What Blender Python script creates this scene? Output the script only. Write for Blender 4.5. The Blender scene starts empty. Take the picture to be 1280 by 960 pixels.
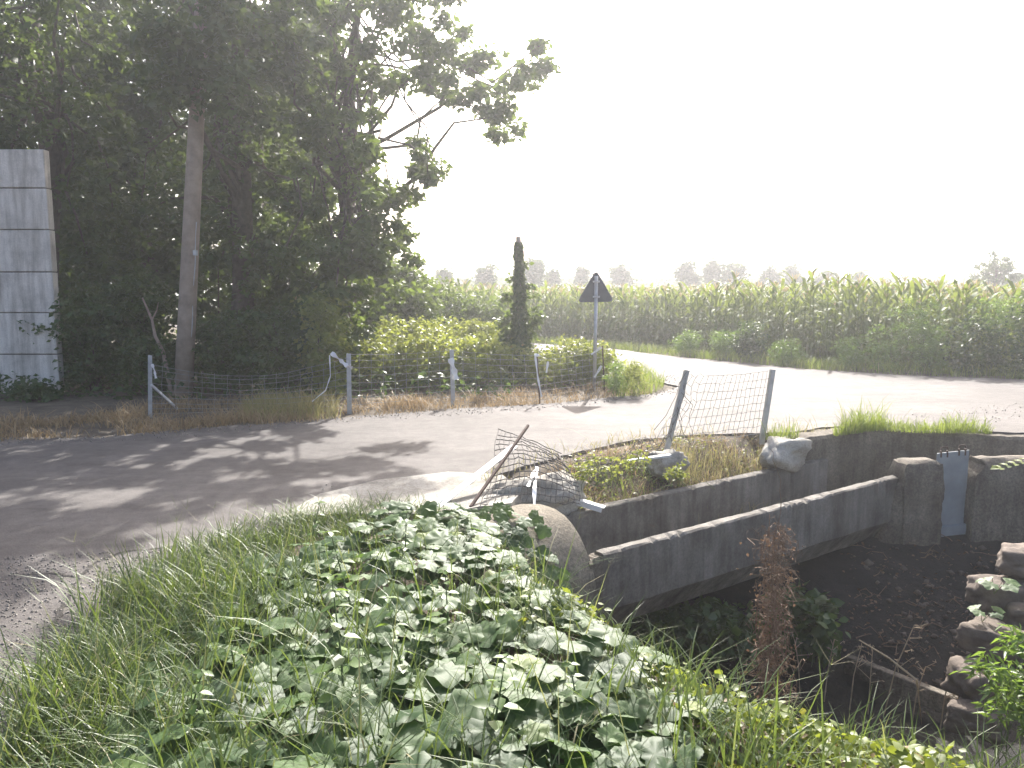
import bpy, math, random
import numpy as np
from mathutils import Vector, noise as mnoise

# ------------------------------------------------------------------ camera, sky, sun, exposure
scn = bpy.context.scene
col = scn.collection
R = math.radians
FPX, PITCH, CAMH = 1005.0, R(6.7), 1.7

cam_d = bpy.data.cameras.new("camera")
cam = bpy.data.objects.new("camera", cam_d)
col.objects.link(cam)
cam_d.sensor_width = 36.0
cam_d.lens = FPX / 1280.0 * 36.0
cam_d.clip_start = 0.05
cam_d.clip_end = 5000
cam.location = (0, 0, CAMH)
cam.rotation_euler = (R(90) - PITCH, 0, 0)
scn.camera = cam

SUN_EL, SUN_AZ = R(36), R(11)          # elevation, azimuth to the right of the view direction (+Y)
world = bpy.data.worlds.new("World")
scn.world = world
world.use_nodes = True
wn = world.node_tree
wn.nodes.clear()
sky = wn.nodes.new("ShaderNodeTexSky")
sky.sky_type = 'NISHITA'
sky.sun_disc = False
sky.sun_elevation = SUN_EL
sky.sun_rotation = SUN_AZ
sky.air_density = 0.75
sky.dust_density = 5.0
sky.ozone_density = 0.6
bg = wn.nodes.new("ShaderNodeBackground")
bg.inputs['Strength'].default_value = 0.14
wo = wn.nodes.new("ShaderNodeOutputWorld")
wn.links.new(sky.outputs[0], bg.inputs[0])
wn.links.new(bg.outputs[0], wo.inputs[0])

sun_d = bpy.data.lights.new("sun", 'SUN')
sun_d.energy = 4.5
sun_d.angle = R(0.53)
sun_d.color = (1.0, 0.965, 0.92)
sun = bpy.data.objects.new("sun", sun_d)
col.objects.link(sun)
SUNV = Vector((math.sin(SUN_AZ) * math.cos(SUN_EL), math.cos(SUN_AZ) * math.cos(SUN_EL), math.sin(SUN_EL)))
sun.rotation_euler = SUNV.to_track_quat('Z', 'Y').to_euler()
sun.location = (6, 30, 25)

scn.view_settings.view_transform = 'Standard'
scn.view_settings.look = 'None'
scn.view_settings.exposure = 1.35
scn.view_settings.gamma = 1.0
scn.view_settings.use_curve_mapping = False
scn.cycles.use_denoising = True
scn.cycles.max_bounces = 6
scn.cycles.diffuse_bounces = 3
scn.cycles.glossy_bounces = 2
scn.cycles.transmission_bounces = 4
scn.cycles.volume_bounces = 1
scn.cycles.sample_clamp_indirect = 4.0
HAZE_DENSITY, HAZE_G = 0.0028, 0.66

rng = np.random.default_rng(11)
random.seed(5)


# ------------------------------------------------------------------ picture point -> place
def ray(px, py):
    u = (px - 640) / FPX
    v = (480 - py) / FPX
    return np.array([u, math.cos(PITCH) + v * math.sin(PITCH), -math.sin(PITCH) + v * math.cos(PITCH)])


def gp(px, py, z=0.0):
    d = ray(px, py)
    t = (z - CAMH) / d[2]
    return np.array([d[0] * t, d[1] * t, z])


def at(px, py, Y):
    d = ray(px, py)
    t = Y / d[1]
    return np.array([d[0] * t, Y, CAMH + d[2] * t])


def V3(p, z=None):
    return np.array([p[0], p[1], p[2] if z is None else z], float)


# ------------------------------------------------------------------ materials
def new_mat(name):
    m = bpy.data.materials.new(name)
    m.use_nodes = True
    nt = m.node_tree
    b = nt.nodes['Principled BSDF']
    return m, nt, b, nt.nodes['Material Output']


def nd(nt, t, **kw):
    n = nt.nodes.new(t)
    for k, v in kw.items():
        if k in n.inputs:
            n.inputs[k].default_value = v
        else:
            setattr(n, k, v)
    return n


def ramp(nt, stops):
    n = nt.nodes.new('ShaderNodeValToRGB')
    e = n.color_ramp.elements
    while len(e) > 1:
        e.remove(e[-1])
    e[0].position, e[0].color = stops[0][0], (*stops[0][1], 1)
    for p, c in stops[1:]:
        x = e.new(p)
        x.color = (*c, 1)
    return n


def mixc(nt, fac, a, b, mode='MIX'):
    n = nt.nodes.new('ShaderNodeMix')
    n.data_type = 'RGBA'
    n.blend_type = mode
    for sock, val in ((n.inputs[0], fac), (n.inputs[6], a), (n.inputs[7], b)):
        if hasattr(val, 'links') or isinstance(val, bpy.types.NodeSocket):
            nt.links.new(val, sock)
        elif isinstance(val, (int, float)):
            sock.default_value = val
        else:
            sock.default_value = (*val, 1)
    return n.outputs[2]


def objco(nt, scale=(1, 1, 1)):
    g = nt.nodes.new('ShaderNodeNewGeometry')
    m = nt.nodes.new('ShaderNodeMapping')
    m.inputs['Scale'].default_value = scale
    nt.links.new(g.outputs['Position'], m.inputs['Vector'])
    return m.outputs[0]


def noise(nt, co, scale, detail=5, rough=0.6):
    n = nd(nt, 'ShaderNodeTexNoise', Scale=scale, Detail=detail, Roughness=rough)
    nt.links.new(co, n.inputs['Vector'])
    return n.outputs[0]


def bump(nt, b, height, strength, dist=0.01):
    n = nd(nt, 'ShaderNodeBump', Strength=strength, Distance=dist)
    nt.links.new(height, n.inputs['Height'])
    nt.links.new(n.outputs[0], b.inputs['Normal'])


def leaf_mat(name, c0, c1, trans=0.35, rough=0.5, spec=0.5, tcol=None, obj_random=False, c2=None, vein=0.0):
    m, nt, b, out = new_mat(name)
    if obj_random:
        a = nt.nodes.new('ShaderNodeObjectInfo').outputs['Random']
    else:
        at_ = nt.nodes.new('ShaderNodeAttribute')
        at_.attribute_name = 'tint'
        a = at_.outputs['Fac']
    st = [(0.0, c0), (0.8, c1)]
    if c2:
        st += [(0.93, c1), (0.97, c2)]
    r = ramp(nt, st)
    nt.links.new(a, r.inputs[0])
    c = r.outputs[0]
    if vein:
        co = objco(nt)
        c = mixc(nt, noise(nt, co, 35, 3), mixc(nt, vein, c, (0.02, 0.035, 0.012)), c)
    nt.links.new(c, b.inputs['Base Color'])
    b.inputs['Roughness'].default_value = rough
    b.inputs['Specular IOR Level'].default_value = spec
    tr = nt.nodes.new('ShaderNodeBsdfTranslucent')
    tc = tcol or (min(1, c1[0] * 2.2), min(1, c1[1] * 2.0), c1[2] * 0.8)
    nt.links.new(mixc(nt, 0.55, c, tc), tr.inputs[0])
    ms = nt.nodes.new('ShaderNodeMixShader')
    ms.inputs[0].default_value = trans
    nt.links.new(b.outputs[0], ms.inputs[1])
    nt.links.new(tr.outputs[0], ms.inputs[2])
    nt.links.new(ms.outputs[0], out.inputs[0])
    return m


def plain(name, c, rough=0.6, metal=0.0, var=0.25, scale=8, bmp=0.0):
    m, nt, b, out = new_mat(name)
    co = objco(nt)
    n = noise(nt, co, scale, 6, 0.65)
    r = ramp(nt, [(0.3, tuple(x * (1 - var) for x in c)), (0.7, tuple(min(1, x * (1 + var)) for x in c))])
    nt.links.new(n, r.inputs[0])
    nt.links.new(r.outputs[0], b.inputs['Base Color'])
    b.inputs['Roughness'].default_value = rough
    b.inputs['Metallic'].default_value = metal
    if bmp:
        bump(nt, b, noise(nt, co, scale * 6, 6, 0.7), bmp)
    return m


def concrete(name, base, dark, light, streak=True, rough=0.85, spots=0.5, bmp=0.5, rot=0.0):
    m, nt, b, out = new_mat(name)
    co = objco(nt)
    n1 = noise(nt, co, 1.7, 6, 0.65)
    r1 = ramp(nt, [(0.32, dark), (0.5, base), (0.72, light)])
    nt.links.new(n1, r1.inputs[0])
    c = r1.outputs[0]
    if streak:
        cs = objco(nt, (7, 7, 0.7))
        n2 = noise(nt, cs, 1.5, 4, 0.6)
        rs = ramp(nt, [(0.42, (1, 1, 1)), (0.68, (0.55, 0.53, 0.5))])
        nt.links.new(n2, rs.inputs[0])
        c = mixc(nt, 0.8, c, rs.outputs[0], 'MULTIPLY')
    n3 = noise(nt, co, 42, 5, 0.75)
    r3 = ramp(nt, [(0.38, (0.55, 0.54, 0.5)), (0.62, (1.15, 1.14, 1.1))])
    nt.links.new(n3, r3.inputs[0])
    c = mixc(nt, spots, c, r3.outputs[0], 'MULTIPLY')
    nt.links.new(c, b.inputs['Base Color'])
    b.inputs['Roughness'].default_value = rough
    b.inputs['Specular IOR Level'].default_value = 0.25
    bump(nt, b, n3, bmp, 0.012)
    return m


M = {}
# asphalt: dusty, worn, pale in the wheel tracks
m, nt, b, out = new_mat('asphalt')
co = objco(nt)
n1 = noise(nt, co, 0.55, 5, 0.6)
r1 = ramp(nt, [(0.32, (0.105, 0.095, 0.088)), (0.52, (0.140, 0.128, 0.119)), (0.72, (0.185, 0.170, 0.156))])
nt.links.new(n1, r1.inputs[0])
n2 = noise(nt, co, 130, 3, 0.7)
r2 = ramp(nt, [(0.32, (0.42, 0.42, 0.43)), (0.5, (0.95, 0.95, 0.95)), (0.68, (1.5, 1.48, 1.44))])
nt.links.new(n2, r2.inputs[0])
c = mixc(nt, 0.85, r1.outputs[0], r2.outputs[0], 'MULTIPLY')
n6 = noise(nt, co, 6.5, 8, 0.75)
r6 = ramp(nt, [(0.36, (0.72, 0.71, 0.70)), (0.6, (1.12, 1.11, 1.1))])
nt.links.new(n6, r6.inputs[0])
c = mixc(nt, 0.8, c, r6.outputs[0], 'MULTIPLY')
n4 = noise(nt, objco(nt, (0.35, 1.6, 1)), 1.6, 5, 0.65)
r4 = ramp(nt, [(0.45, (1, 1, 1)), (0.7, (0.76, 0.75, 0.74))])
nt.links.new(n4, r4.inputs[0])
c = mixc(nt, 0.8, c, r4.outputs[0], 'MULTIPLY')
nt.links.new(c, b.inputs['Base Color'])
b.inputs['Roughness'].default_value = 0.8
b.inputs['Specular IOR Level'].default_value = 0.3
n5 = noise(nt, co, 55, 6, 0.8)
bump(nt, b, n5, 0.7, 0.012)
M['asphalt'] = m

m, nt, b, out = new_mat('soil')
co = objco(nt)
r1 = ramp(nt, [(0.3, (0.055, 0.042, 0.028)), (0.5, (0.12, 0.095, 0.065)), (0.7, (0.19, 0.16, 0.115))])
nt.links.new(noise(nt, co, 2.3, 8, 0.7), r1.inputs[0])
nt.links.new(r1.outputs[0], b.inputs['Base Color'])
b.inputs['Roughness'].default_value = 0.95
bump(nt, b, noise(nt, co, 30, 8, 0.75), 0.9, 0.03)
M['soil'] = m

m, nt, b, out = new_mat('ditch_mud')
co = objco(nt)
r1 = ramp(nt, [(0.3, (0.018, 0.015, 0.012)), (0.55, (0.034, 0.028, 0.023)), (0.75, (0.06, 0.05, 0.04))])
nt.links.new(noise(nt, co, 3.1, 8, 0.7), r1.inputs[0])
nt.links.new(r1.outputs[0], b.inputs['Base Color'])
b.inputs['Roughness'].default_value = 0.75
bump(nt, b, noise(nt, co, 9, 9, 0.8), 1.0, 0.10)
M['mud'] = m

m, nt, b, out = new_mat('field_earth')
co = objco(nt)
r1 = ramp(nt, [(0.35, (0.05, 0.06, 0.02)), (0.65, (0.11, 0.12, 0.045))])
nt.links.new(noise(nt, co, 0.8, 6, 0.7), r1.inputs[0])
nt.links.new(r1.outputs[0], b.inputs['Base Color'])
b.inputs['Roughness'].default_value = 0.95
M['field'] = m

M['flume'] = concrete('flume_concrete', (0.20, 0.185, 0.165), (0.105, 0.095, 0.083), (0.30, 0.285, 0.26))
M['rough'] = concrete('weathered_concrete', (0.19, 0.165, 0.135), (0.10, 0.086, 0.068), (0.30, 0.27, 0.225), bmp=1.0, spots=0.85)
M['barrel'] = concrete('lichen_concrete', (0.24, 0.21, 0.165), (0.13, 0.11, 0.08), (0.38, 0.34, 0.28), streak=False, bmp=1.0, spots=0.95)
M['pale'] = concrete('pale_concrete', (0.38, 0.36, 0.32), (0.22, 0.205, 0.18), (0.52, 0.50, 0.46), streak=False, spots=0.6, bmp=0.9)
M['panel'] = concrete('panel_concrete', (0.72, 0.665, 0.61), (0.50, 0.46, 0.42), (0.82, 0.77, 0.71), spots=0.3, bmp=0.3)
M['wood'] = plain('pole_wood', (0.30, 0.235, 0.185), 0.85, var=0.25, scale=5, bmp=0.5)
M['bark'] = plain('tree_bark', (0.10, 0.08, 0.06), 0.9, var=0.4, scale=9, bmp=0.8)
M['zinc'] = plain('galvanised_steel', (0.42, 0.43, 0.44), 0.5, 0.6, var=0.2, scale=14)
M['gate'] = plain('gate_steel', (0.27, 0.30, 0.315), 0.55, 0.25, var=0.18, scale=5)
M['wire'] = plain('fence_wire', (0.33, 0.33, 0.32), 0.5, 0.5, var=0.3, scale=10)
M['oldwire'] = plain('dull_fence_wire', (0.09, 0.082, 0.075), 0.6, 0.3, var=0.3, scale=10)
M['rust'] = plain('rusted_iron', (0.085, 0.05, 0.038), 0.8, 0.2, var=0.4, scale=20)
M['white_post'] = plain('white_painted_steel', (0.55, 0.56, 0.58), 0.5, 0.1, var=0.15, scale=9)
M['tape'] = plain('white_plastic_tape', (0.75, 0.75, 0.74), 0.45, var=0.08)
M['sign_back'] = plain('sign_back_paint', (0.085, 0.09, 0.098), 0.55, 0.1, var=0.15)
M['stone'] = plain('brown_stone', (0.145, 0.115, 0.09), 0.9, var=0.4, scale=7, bmp=0.9)
M['gravel'] = plain('gravel_stone', (0.24, 0.22, 0.195), 0.9, var=0.4, scale=16, bmp=0.5)
M['crack'] = plain('crack_dirt', (0.05, 0.044, 0.038), 0.95, var=0.4, scale=30, bmp=0.8)
M['pale_dead'] = plain('pale_dead_stems', (0.40, 0.31, 0.21), 0.9, var=0.3, scale=14)
M['dead'] = plain('dead_stems', (0.20, 0.135, 0.09), 0.9, var=0.4, scale=14)
M['stem'] = plain('green_stems', (0.10, 0.14, 0.045), 0.7, var=0.3, scale=14)

M['tree_leaf'] = leaf_mat('tree_leaf', (0.038, 0.060, 0.026), (0.085, 0.125, 0.042), 0.36, 0.5, 0.45)
M['tree_leaf2'] = leaf_mat('tree_leaf_lighter', (0.046, 0.078, 0.030), (0.105, 0.155, 0.046), 0.40, 0.5, 0.45)
M['shrub_leaf'] = leaf_mat('shrub_leaf', (0.030, 0.060, 0.022), (0.075, 0.125, 0.035), 0.33, 0.45, 0.5)
M['bramble_leaf'] = leaf_mat('bramble_leaf', (0.075, 0.11, 0.035), (0.20, 0.24, 0.075), 0.45, 0.45, 0.5, c2=(0.20, 0.13, 0.06))
M['vine_leaf'] = leaf_mat('vine_leaf', (0.040, 0.090, 0.032), (0.105, 0.180, 0.058), 0.30, 0.56, 0.35, obj_random=True, c2=(0.19, 0.26, 0.05), vein=0.55, tcol=(0.25, 0.40, 0.06))
M['vine_leaf_mass'] = leaf_mat('vine_leaf_mass', (0.040, 0.090, 0.032), (0.105, 0.180, 0.056), 0.30, 0.56, 0.35, c2=(0.20, 0.26, 0.05), vein=0.45, tcol=(0.25, 0.40, 0.06))
M['weed_leaf'] = leaf_mat('weed_leaf', (0.07, 0.13, 0.035), (0.15, 0.24, 0.06), 0.40, 0.45, 0.5)
M['cover_leaf'] = leaf_mat('ground_cover_leaf', (0.07, 0.11, 0.025), (0.19, 0.24, 0.05), 0.40, 0.5, 0.4, c2=(0.20, 0.13, 0.05))
M['grass'] = leaf_mat('grass_blade', (0.045, 0.085, 0.028), (0.11, 0.16, 0.052), 0.32, 0.45, 0.45, c2=(0.33, 0.29, 0.15))
M['verge_grass'] = leaf_mat('verge_grass_blade', (0.08, 0.13, 0.035), (0.18, 0.24, 0.06), 0.40, 0.5, 0.4, c2=(0.34, 0.30, 0.15))
M['dry_grass'] = leaf_mat('dry_grass_blade', (0.21, 0.14, 0.075), (0.40, 0.30, 0.17), 0.30, 0.6, 0.3, tcol=(0.5, 0.36, 0.18))
M['straw'] = leaf_mat('straw_grass_blade', (0.15, 0.17, 0.05), (0.38, 0.32, 0.15), 0.34, 0.6, 0.3, tcol=(0.5, 0.45, 0.18))
M['corn_leaf'] = leaf_mat('maize_leaf', (0.060, 0.105, 0.026), (0.14, 0.20, 0.045), 0.42, 0.6, 0.22, c2=(0.24, 0.23, 0.07), tcol=(0.36, 0.42, 0.06))
M['tassel'] = leaf_mat('maize_tassel', (0.26, 0.20, 0.10), (0.42, 0.34, 0.18), 0.3, 0.7, 0.2, tcol=(0.5, 0.4, 0.2))
M['far_leaf'] = leaf_mat('far_tree_leaf', (0.035, 0.062, 0.028), (0.08, 0.12, 0.045), 0.28, 0.55, 0.4)


# ------------------------------------------------------------------ building helpers
WL = {}


def tag(o, label=None, cat=None, group=None, kind=None):
    if label:
        o['label'] = label
    if cat:
        o['category'] = cat
    if group:
        o['group'] = group
    if kind:
        o['kind'] = kind
    return o


def empty(name, loc, label=None, cat=None, group=None):
    o = bpy.data.objects.new(name, None)
    o.empty_display_size = 0.1
    col.objects.link(o)
    o.location = [float(x) for x in loc]
    WL[o.name] = np.array(loc, float)
    return tag(o, label, cat, group)


def link_mesh(name, me, mat, parent=None, loc=None):
    o = bpy.data.objects.new(name, me)
    col.objects.link(o)
    if isinstance(mat, (list, tuple)):
        for x in mat:
            me.materials.append(x)
    elif mat is not None and not me.materials:
        me.materials.append(mat)
    if loc is not None:
        o.location = [float(x) for x in loc]
    base = np.array(loc, float) if loc is not None else np.zeros(3)
    if parent is not None:
        o.parent = parent
        base = base + WL[parent.name]
    WL[o.name] = base
    return o


def mesh_arrays(name, verts, faces, tint=None, smooth=False):
    """verts (N,3); faces (F,k) uniform"""
    me = bpy.data.meshes.new(name)
    verts = np.ascontiguousarray(verts, dtype=np.float32)
    faces = np.ascontiguousarray(faces, dtype=np.int32)
    k = faces.shape[1]
    me.vertices.add(len(verts))
    me.vertices.foreach_set('co', verts.ravel())
    me.loops.add(faces.size)
    me.loops.foreach_set('vertex_index', faces.ravel())
    me.polygons.add(len(faces))
    me.polygons.foreach_set('loop_start', np.arange(0, faces.size, k, dtype=np.int32))
    try:
        me.polygons.foreach_set('loop_total', np.full(len(faces), k, dtype=np.int32))
    except Exception:
        pass
    if smooth:
        me.polygons.foreach_set('use_smooth', np.ones(len(faces), dtype=bool))
    me.update(calc_edges=True)
    if tint is not None:
        a = me.attributes.new('tint', 'FLOAT', 'POINT')
        a.data.foreach_set('value', np.ascontiguousarray(tint, dtype=np.float32))
    return me


class MB:
    def __init__(self):
        self.v, self.f, self.n = [], [], 0

    def add(self, v, f):
        v = np.asarray(v, float)
        self.v.append(v)
        for x in f:
            self.f.append(tuple(int(i) + self.n for i in x))
        self.n += len(v)
        return self

    def hexa(self, c8):
        """8 corners: bottom 4 ccw, top 4 ccw"""
        return self.add(c8, [(3, 2, 1, 0), (4, 5, 6, 7), (0, 1, 5, 4), (1, 2, 6, 5), (2, 3, 7, 6), (3, 0, 4, 7)])

    def box(self, a, b):
        x0, y0, z0 = a
        x1, y1, z1 = b
        return self.hexa([(x0, y0, z0), (x1, y0, z0), (x1, y1, z0), (x0, y1, z0),
                          (x0, y0, z1), (x1, y0, z1), (x1, y1, z1), (x0, y1, z1)])

    def tube(self, pts, rad, sides=6, cap=True):
        pts = np.asarray(pts, float)
        n = len(pts)
        rad = np.full(n, rad, float) if np.isscalar(rad) else np.asarray(rad, float)
        tang = np.gradient(pts, axis=0)
        tang /= np.linalg.norm(tang, axis=1)[:, None] + 1e-9
        ref = np.array([0, 0, 1.0]) if abs(tang[0][2]) < 0.9 else np.array([1.0, 0, 0])
        vs = []
        a = np.arange(sides) / sides * 2 * np.pi
        for i in range(n):
            t = tang[i]
            s = np.cross(t, ref)
            s /= np.linalg.norm(s) + 1e-9
            u = np.cross(s, t)
            ref = u
            vs.append(pts[i] + rad[i] * (np.cos(a)[:, None] * s + np.sin(a)[:, None] * u))
        f = []
        for i in range(n - 1):
            for k in range(sides):
                k2 = (k + 1) % sides
                f.append((i * sides + k, i * sides + k2, (i + 1) * sides + k2, (i + 1) * sides + k))
        if cap:
            f.append(tuple(range(sides - 1, -1, -1)))
            f.append(tuple((n - 1) * sides + k for k in range(sides)))
        return self.add(np.concatenate(vs), f)

    def bar(self, p, q, wdir, w, t):
        """rectangular bar from p to q"""
        p, q, wdir = np.asarray(p, float), np.asarray(q, float), np.asarray(wdir, float)
        d = (q - p) / np.linalg.norm(q - p)
        wv = wdir - d * np.dot(wdir, d)
        wv /= np.linalg.norm(wv)
        tv = np.cross(d, wv)
        a, b_ = wv * w / 2, tv * t / 2
        return self.hexa([p - a - b_, p + a - b_, p + a + b_, p - a + b_, q - a - b_, q + a - b_, q + a + b_, q - a + b_])

    def build(self, name, mat, parent=None, loc=None, smooth=False, bevel=0.0):
        base = WL[parent.name] if parent is not None else (np.array(loc, float) if loc is not None else np.zeros(3))
        me = bpy.data.meshes.new(name)
        v = np.concatenate(self.v) - base
        me.from_pydata(v.tolist(), [], self.f)
        me.validate()
        me.update()
        if smooth:
            me.polygons.foreach_set('use_smooth', np.ones(len(me.polygons), dtype=bool))
        o = link_mesh(name, me, mat, parent, loc if parent is None else None)
        if bevel:
            md = o.modifiers.new('bevel', 'BEVEL')
            md.width = bevel
            md.segments = 2
            md.limit_method = 'ANGLE'
        return o


def unit(a):
    return a / (np.linalg.norm(a, axis=-1, keepdims=True) + 1e-9)


def frames(d, n):
    d = unit(d)
    y = unit(np.cross(n, d))
    z = np.cross(d, y)
    return np.stack([d, y, z], axis=2)


LEAF2 = (np.array([(0, 0, 0), (.45, .32, .07), (1, 0, -.12), (.45, -.32, .07)]), np.array([(0, 3, 2), (0, 2, 1)]))
LEAF4 = (np.array([(0, 0, 0), (.3, .34, .05), (.65, .27, .02), (1, 0, -.14), (.65, -.27, .02), (.3, -.34, .05), (.5, 0, -.02)]),
         np.array([(0, 6, 1), (1, 6, 2), (2, 6, 3), (3, 6, 4), (4, 6, 5), (5, 6, 0)]))
NARROW = (np.array([(0, 0, 0), (.4, .14, .04), (1, 0, -.15), (.4, -.14, .04)]), np.array([(0, 3, 2), (0, 2, 1)]))


def scatter(tpl, P, F, S, tint=None):
    tv, tf = tpl
    N = len(P)
    S = np.asarray(S)
    v = np.einsum('nij,kj->nki', F, tv) * S[:, None, None] + P[:, None, :]
    f = tf[None] + (np.arange(N) * len(tv))[:, None, None]
    t = np.repeat(rng.random(N) if tint is None else tint, len(tv))
    return v.reshape(-1, 3), f.reshape(-1, tf.shape[1]), t


def join(parts):
    vs, fs, ts, n = [], [], [], 0
    for v, f, t in parts:
        vs.append(v)
        fs.append(f + n)
        ts.append(t)
        n += len(v)
    return np.concatenate(vs), np.concatenate(fs), np.concatenate(ts)


def rand_leaf_frames(N, up=0.6, droop=0.35):
    az = rng.random(N) * 2 * np.pi
    d = np.stack([np.cos(az), np.sin(az), -droop + 0.5 * rng.normal(size=N)], 1)
    n = np.stack([rng.normal(size=N) * 0.6, rng.normal(size=N) * 0.6, np.full(N, up) + 0.4 * rng.normal(size=N)], 1)
    return frames(d, unit(n))


def arrays_obj(name, vft, mat, parent=None, loc=None, smooth=False):
    v, f, t = vft
    base = WL[parent.name] if parent is not None else (np.array(loc, float) if loc is not None else np.zeros(3))
    me = mesh_arrays(name, v - base, f, t, smooth)
    return link_mesh(name, me, mat, parent, loc if parent is None else None)


def inpoly(x, y, poly):
    x, y = np.asarray(x), np.asarray(y)
    inside = np.zeros(x.shape, bool)
    n = len(poly)
    for i in range(n):
        x0, y0 = poly[i][:2]
        x1, y1 = poly[(i + 1) % n][:2]
        c = ((y0 > y) != (y1 > y))
        xi = (x1 - x0) * (y - y0) / ((y1 - y0) if y1 != y0 else 1e-12) + x0
        inside ^= c & (x < xi)
    return inside


def segdist(x, y, a, b):
    ax, ay = a[:2]
    bx, by = b[:2]
    dx, dy = bx - ax, by - ay
    t = np.clip(((x - ax) * dx + (y - ay) * dy) / (dx * dx + dy * dy), 0, 1)
    return np.hypot(x - ax - t * dx, y - ay - t * dy)


def sstep(t):
    t = np.clip(t, 0, 1)
    return t * t * (3 - 2 * t)


def vnoise(x, y, s, seed=0):
    """cheap smooth pseudo noise"""
    return (np.sin(x * s * 1.0 + 1.3 * seed + 1.7 * np.sin(y * s * 0.73 + seed)) +
            np.sin(y * s * 1.31 + 2.1 * seed + 1.3 * np.sin(x * s * 0.91 - seed)) +
            0.6 * np.sin((x + y) * s * 2.3 + seed) * np.sin((x - y) * s * 1.9 - seed)) / 2.6


# ------------------------------------------------------------------ layout of the waterworks (plan)
FA = gp(737, 697, -0.25)          # near flume wall, outer top, left end
FB = gp(1124, 596, -0.25)         # near flume wall, right end at the pier
U = unit((FB - FA)[:2])
U = np.array([U[0], U[1], 0])
NV = np.array([-U[1], U[0], 0])   # towards the road side
FLEN = float(np.linalg.norm((FB - FA)[:2]))
FC = gp(1035, 574, -0.25)         # far flume wall, right end
GAP = float(np.dot((FC - FA), NV))          # distance of the far wall line from the near wall line
FLC = float(np.dot((FC - FA), U))
FZ = -0.25

WT = [gp(985, 553, -0.02), gp(1050, 543, 0), gp(1095, 539, 0), gp(1180, 543, -0.02), gp(1290, 549, -0.03), gp(1420, 556, -0.03)]  # back retaining wall, front top edge
GR0 = FB.copy()
GR1 = gp(1400, 575, -0.12)
GD = unit(GR1[:2] - GR0[:2])
GN = np.array([GD[1], -GD[0]])    # towards the camera

far0 = FA + NV * (GAP + 0.15) - U * 0.35
far1 = FA + NV * (GAP + 0.15) + U * (FLC + 0.05)
DITCH = [(-0.35, 5.6), (-0.08, 4.8), (0.16, 4.05), (0.46, 3.4), (0.85, 2.85), (2.0, 2.2), (6.0, 1.5),
         (6.6, 5.5), (WT[5][0], WT[5][1] + .15), (WT[3][0], WT[3][1] + .15), (WT[2][0], WT[2][1] + .15), (WT[0][0] - .08, WT[0][1] + .13),
         (far1[0], far1[1]), (far0[0], far0[1])]
DW = [0.8, 1.3, 1.7, 2.0, 2.3, 2.5, 2.4, 0.6, 0.06, 0.06, 0.06, 0.06, 0.06, 0.3]


def ground_z(x, y):
    x = np.asarray(x, float)
    y = np.asarray(y, float)
    # field beyond the road lies lower
    s = (x - 9.6) * 0.76 + (y - 15.1) * 0.65
    z = -0.38 * sstep((s - 0.6) / 1.6)
    near = (np.abs(x) < 30) & (y < 40)
    z = z + np.where(near, 0.015 * vnoise(x, y, 2.1, 3) + 0.008 * vnoise(x, y, 7, 5), 0)
    # small mound of the near bank
    z = z + 0.03 * np.exp(-((x - 0.15) ** 2 / 0.6 + (y - 4.3) ** 2 / 1.6))
    # far bank slopes down to the flume
    df = segdist(x, y, far0, far1)
    z = z - 0.30 * (1 - sstep((df - 0.02) / 0.62)) * 1.0
    ins = inpoly(x, y, DITCH)
    f = np.ones_like(z)
    for i in range(len(DITCH)):
        d = segdist(x, y, DITCH[i], DITCH[(i + 1) % len(DITCH)])
        f = np.minimum(f, sstep(d / DW[i]) if DW[i] > 0.1 else np.clip(d / DW[i], 0, 1))
    sg = (x - GR0[0]) * GN[0] + (y - GR0[1]) * GN[1]
    depth = 0.88 + 0.95 * np.clip(sg / 1.75, 0, 1)
    depth = depth + 0.04 * vnoise(x, y, 4.3, 1) + 0.02 * vnoise(x, y, 13, 2)
    return np.where(ins, z * (1 - f) - depth * f, z)


def hit(px, py):
    d = ray(px, py)
    for t in np.arange(1.5, 14, .01):
        p = np.array([0, 0, CAMH]) + d * t
        if p[2] <= float(ground_z(p[0], p[1])):
            return p
    return gp(px, py)


def axis(dense0, dense1, step, lim):
    a = [np.arange(dense0, dense1 + 1e-6, step)]
    p, s = dense1, step
    o = []
    while p < lim:
        s *= 1.18
        p += s
        o.append(p)
    a.append(np.array(o))
    p, s = dense0, step
    o = []
    while p > -lim:
        s *= 1.18
        p -= s
        o.append(p)
    a.insert(0, np.array(o[::-1]))
    return np.concatenate(a)


gx = axis(-3.0, 7.0, 0.07, 1500)
gy = axis(2.0, 10.0, 0.07, 1500)
X, Y = np.meshgrid(gx, gy)
Z = ground_z(X, Y)
nx, ny = len(gx), len(gy)
idx = np.arange(nx * ny).reshape(ny, nx)
F = np.stack([idx[:-1, :-1], idx[:-1, 1:], idx[1:, 1:], idx[1:, :-1]], -1).reshape(-1, 4)
me = mesh_arrays('ground', np.stack([X, Y, Z - 0.012], -1).reshape(-1, 3), F, smooth=True)
cx = (X[:-1, :-1] + X[1:, 1:]) / 2
cy = (Y[:-1, :-1] + Y[1:, 1:]) / 2
cz = (Z[:-1, :-1] + Z[1:, 1:]) / 2
sf = (cx - 9.6) * 0.76 + (cy - 15.1) * 0.65
mi = np.where(cz < -0.55, 1, 0)
mi = np.where(sf > 1.2, 2, mi).astype(np.int32).ravel()
g = link_mesh('ground', me, [M['soil'], M['mud'], M['field']])
me.polygons.foreach_set('material_index', mi)
tag(g, kind='structure')


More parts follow.
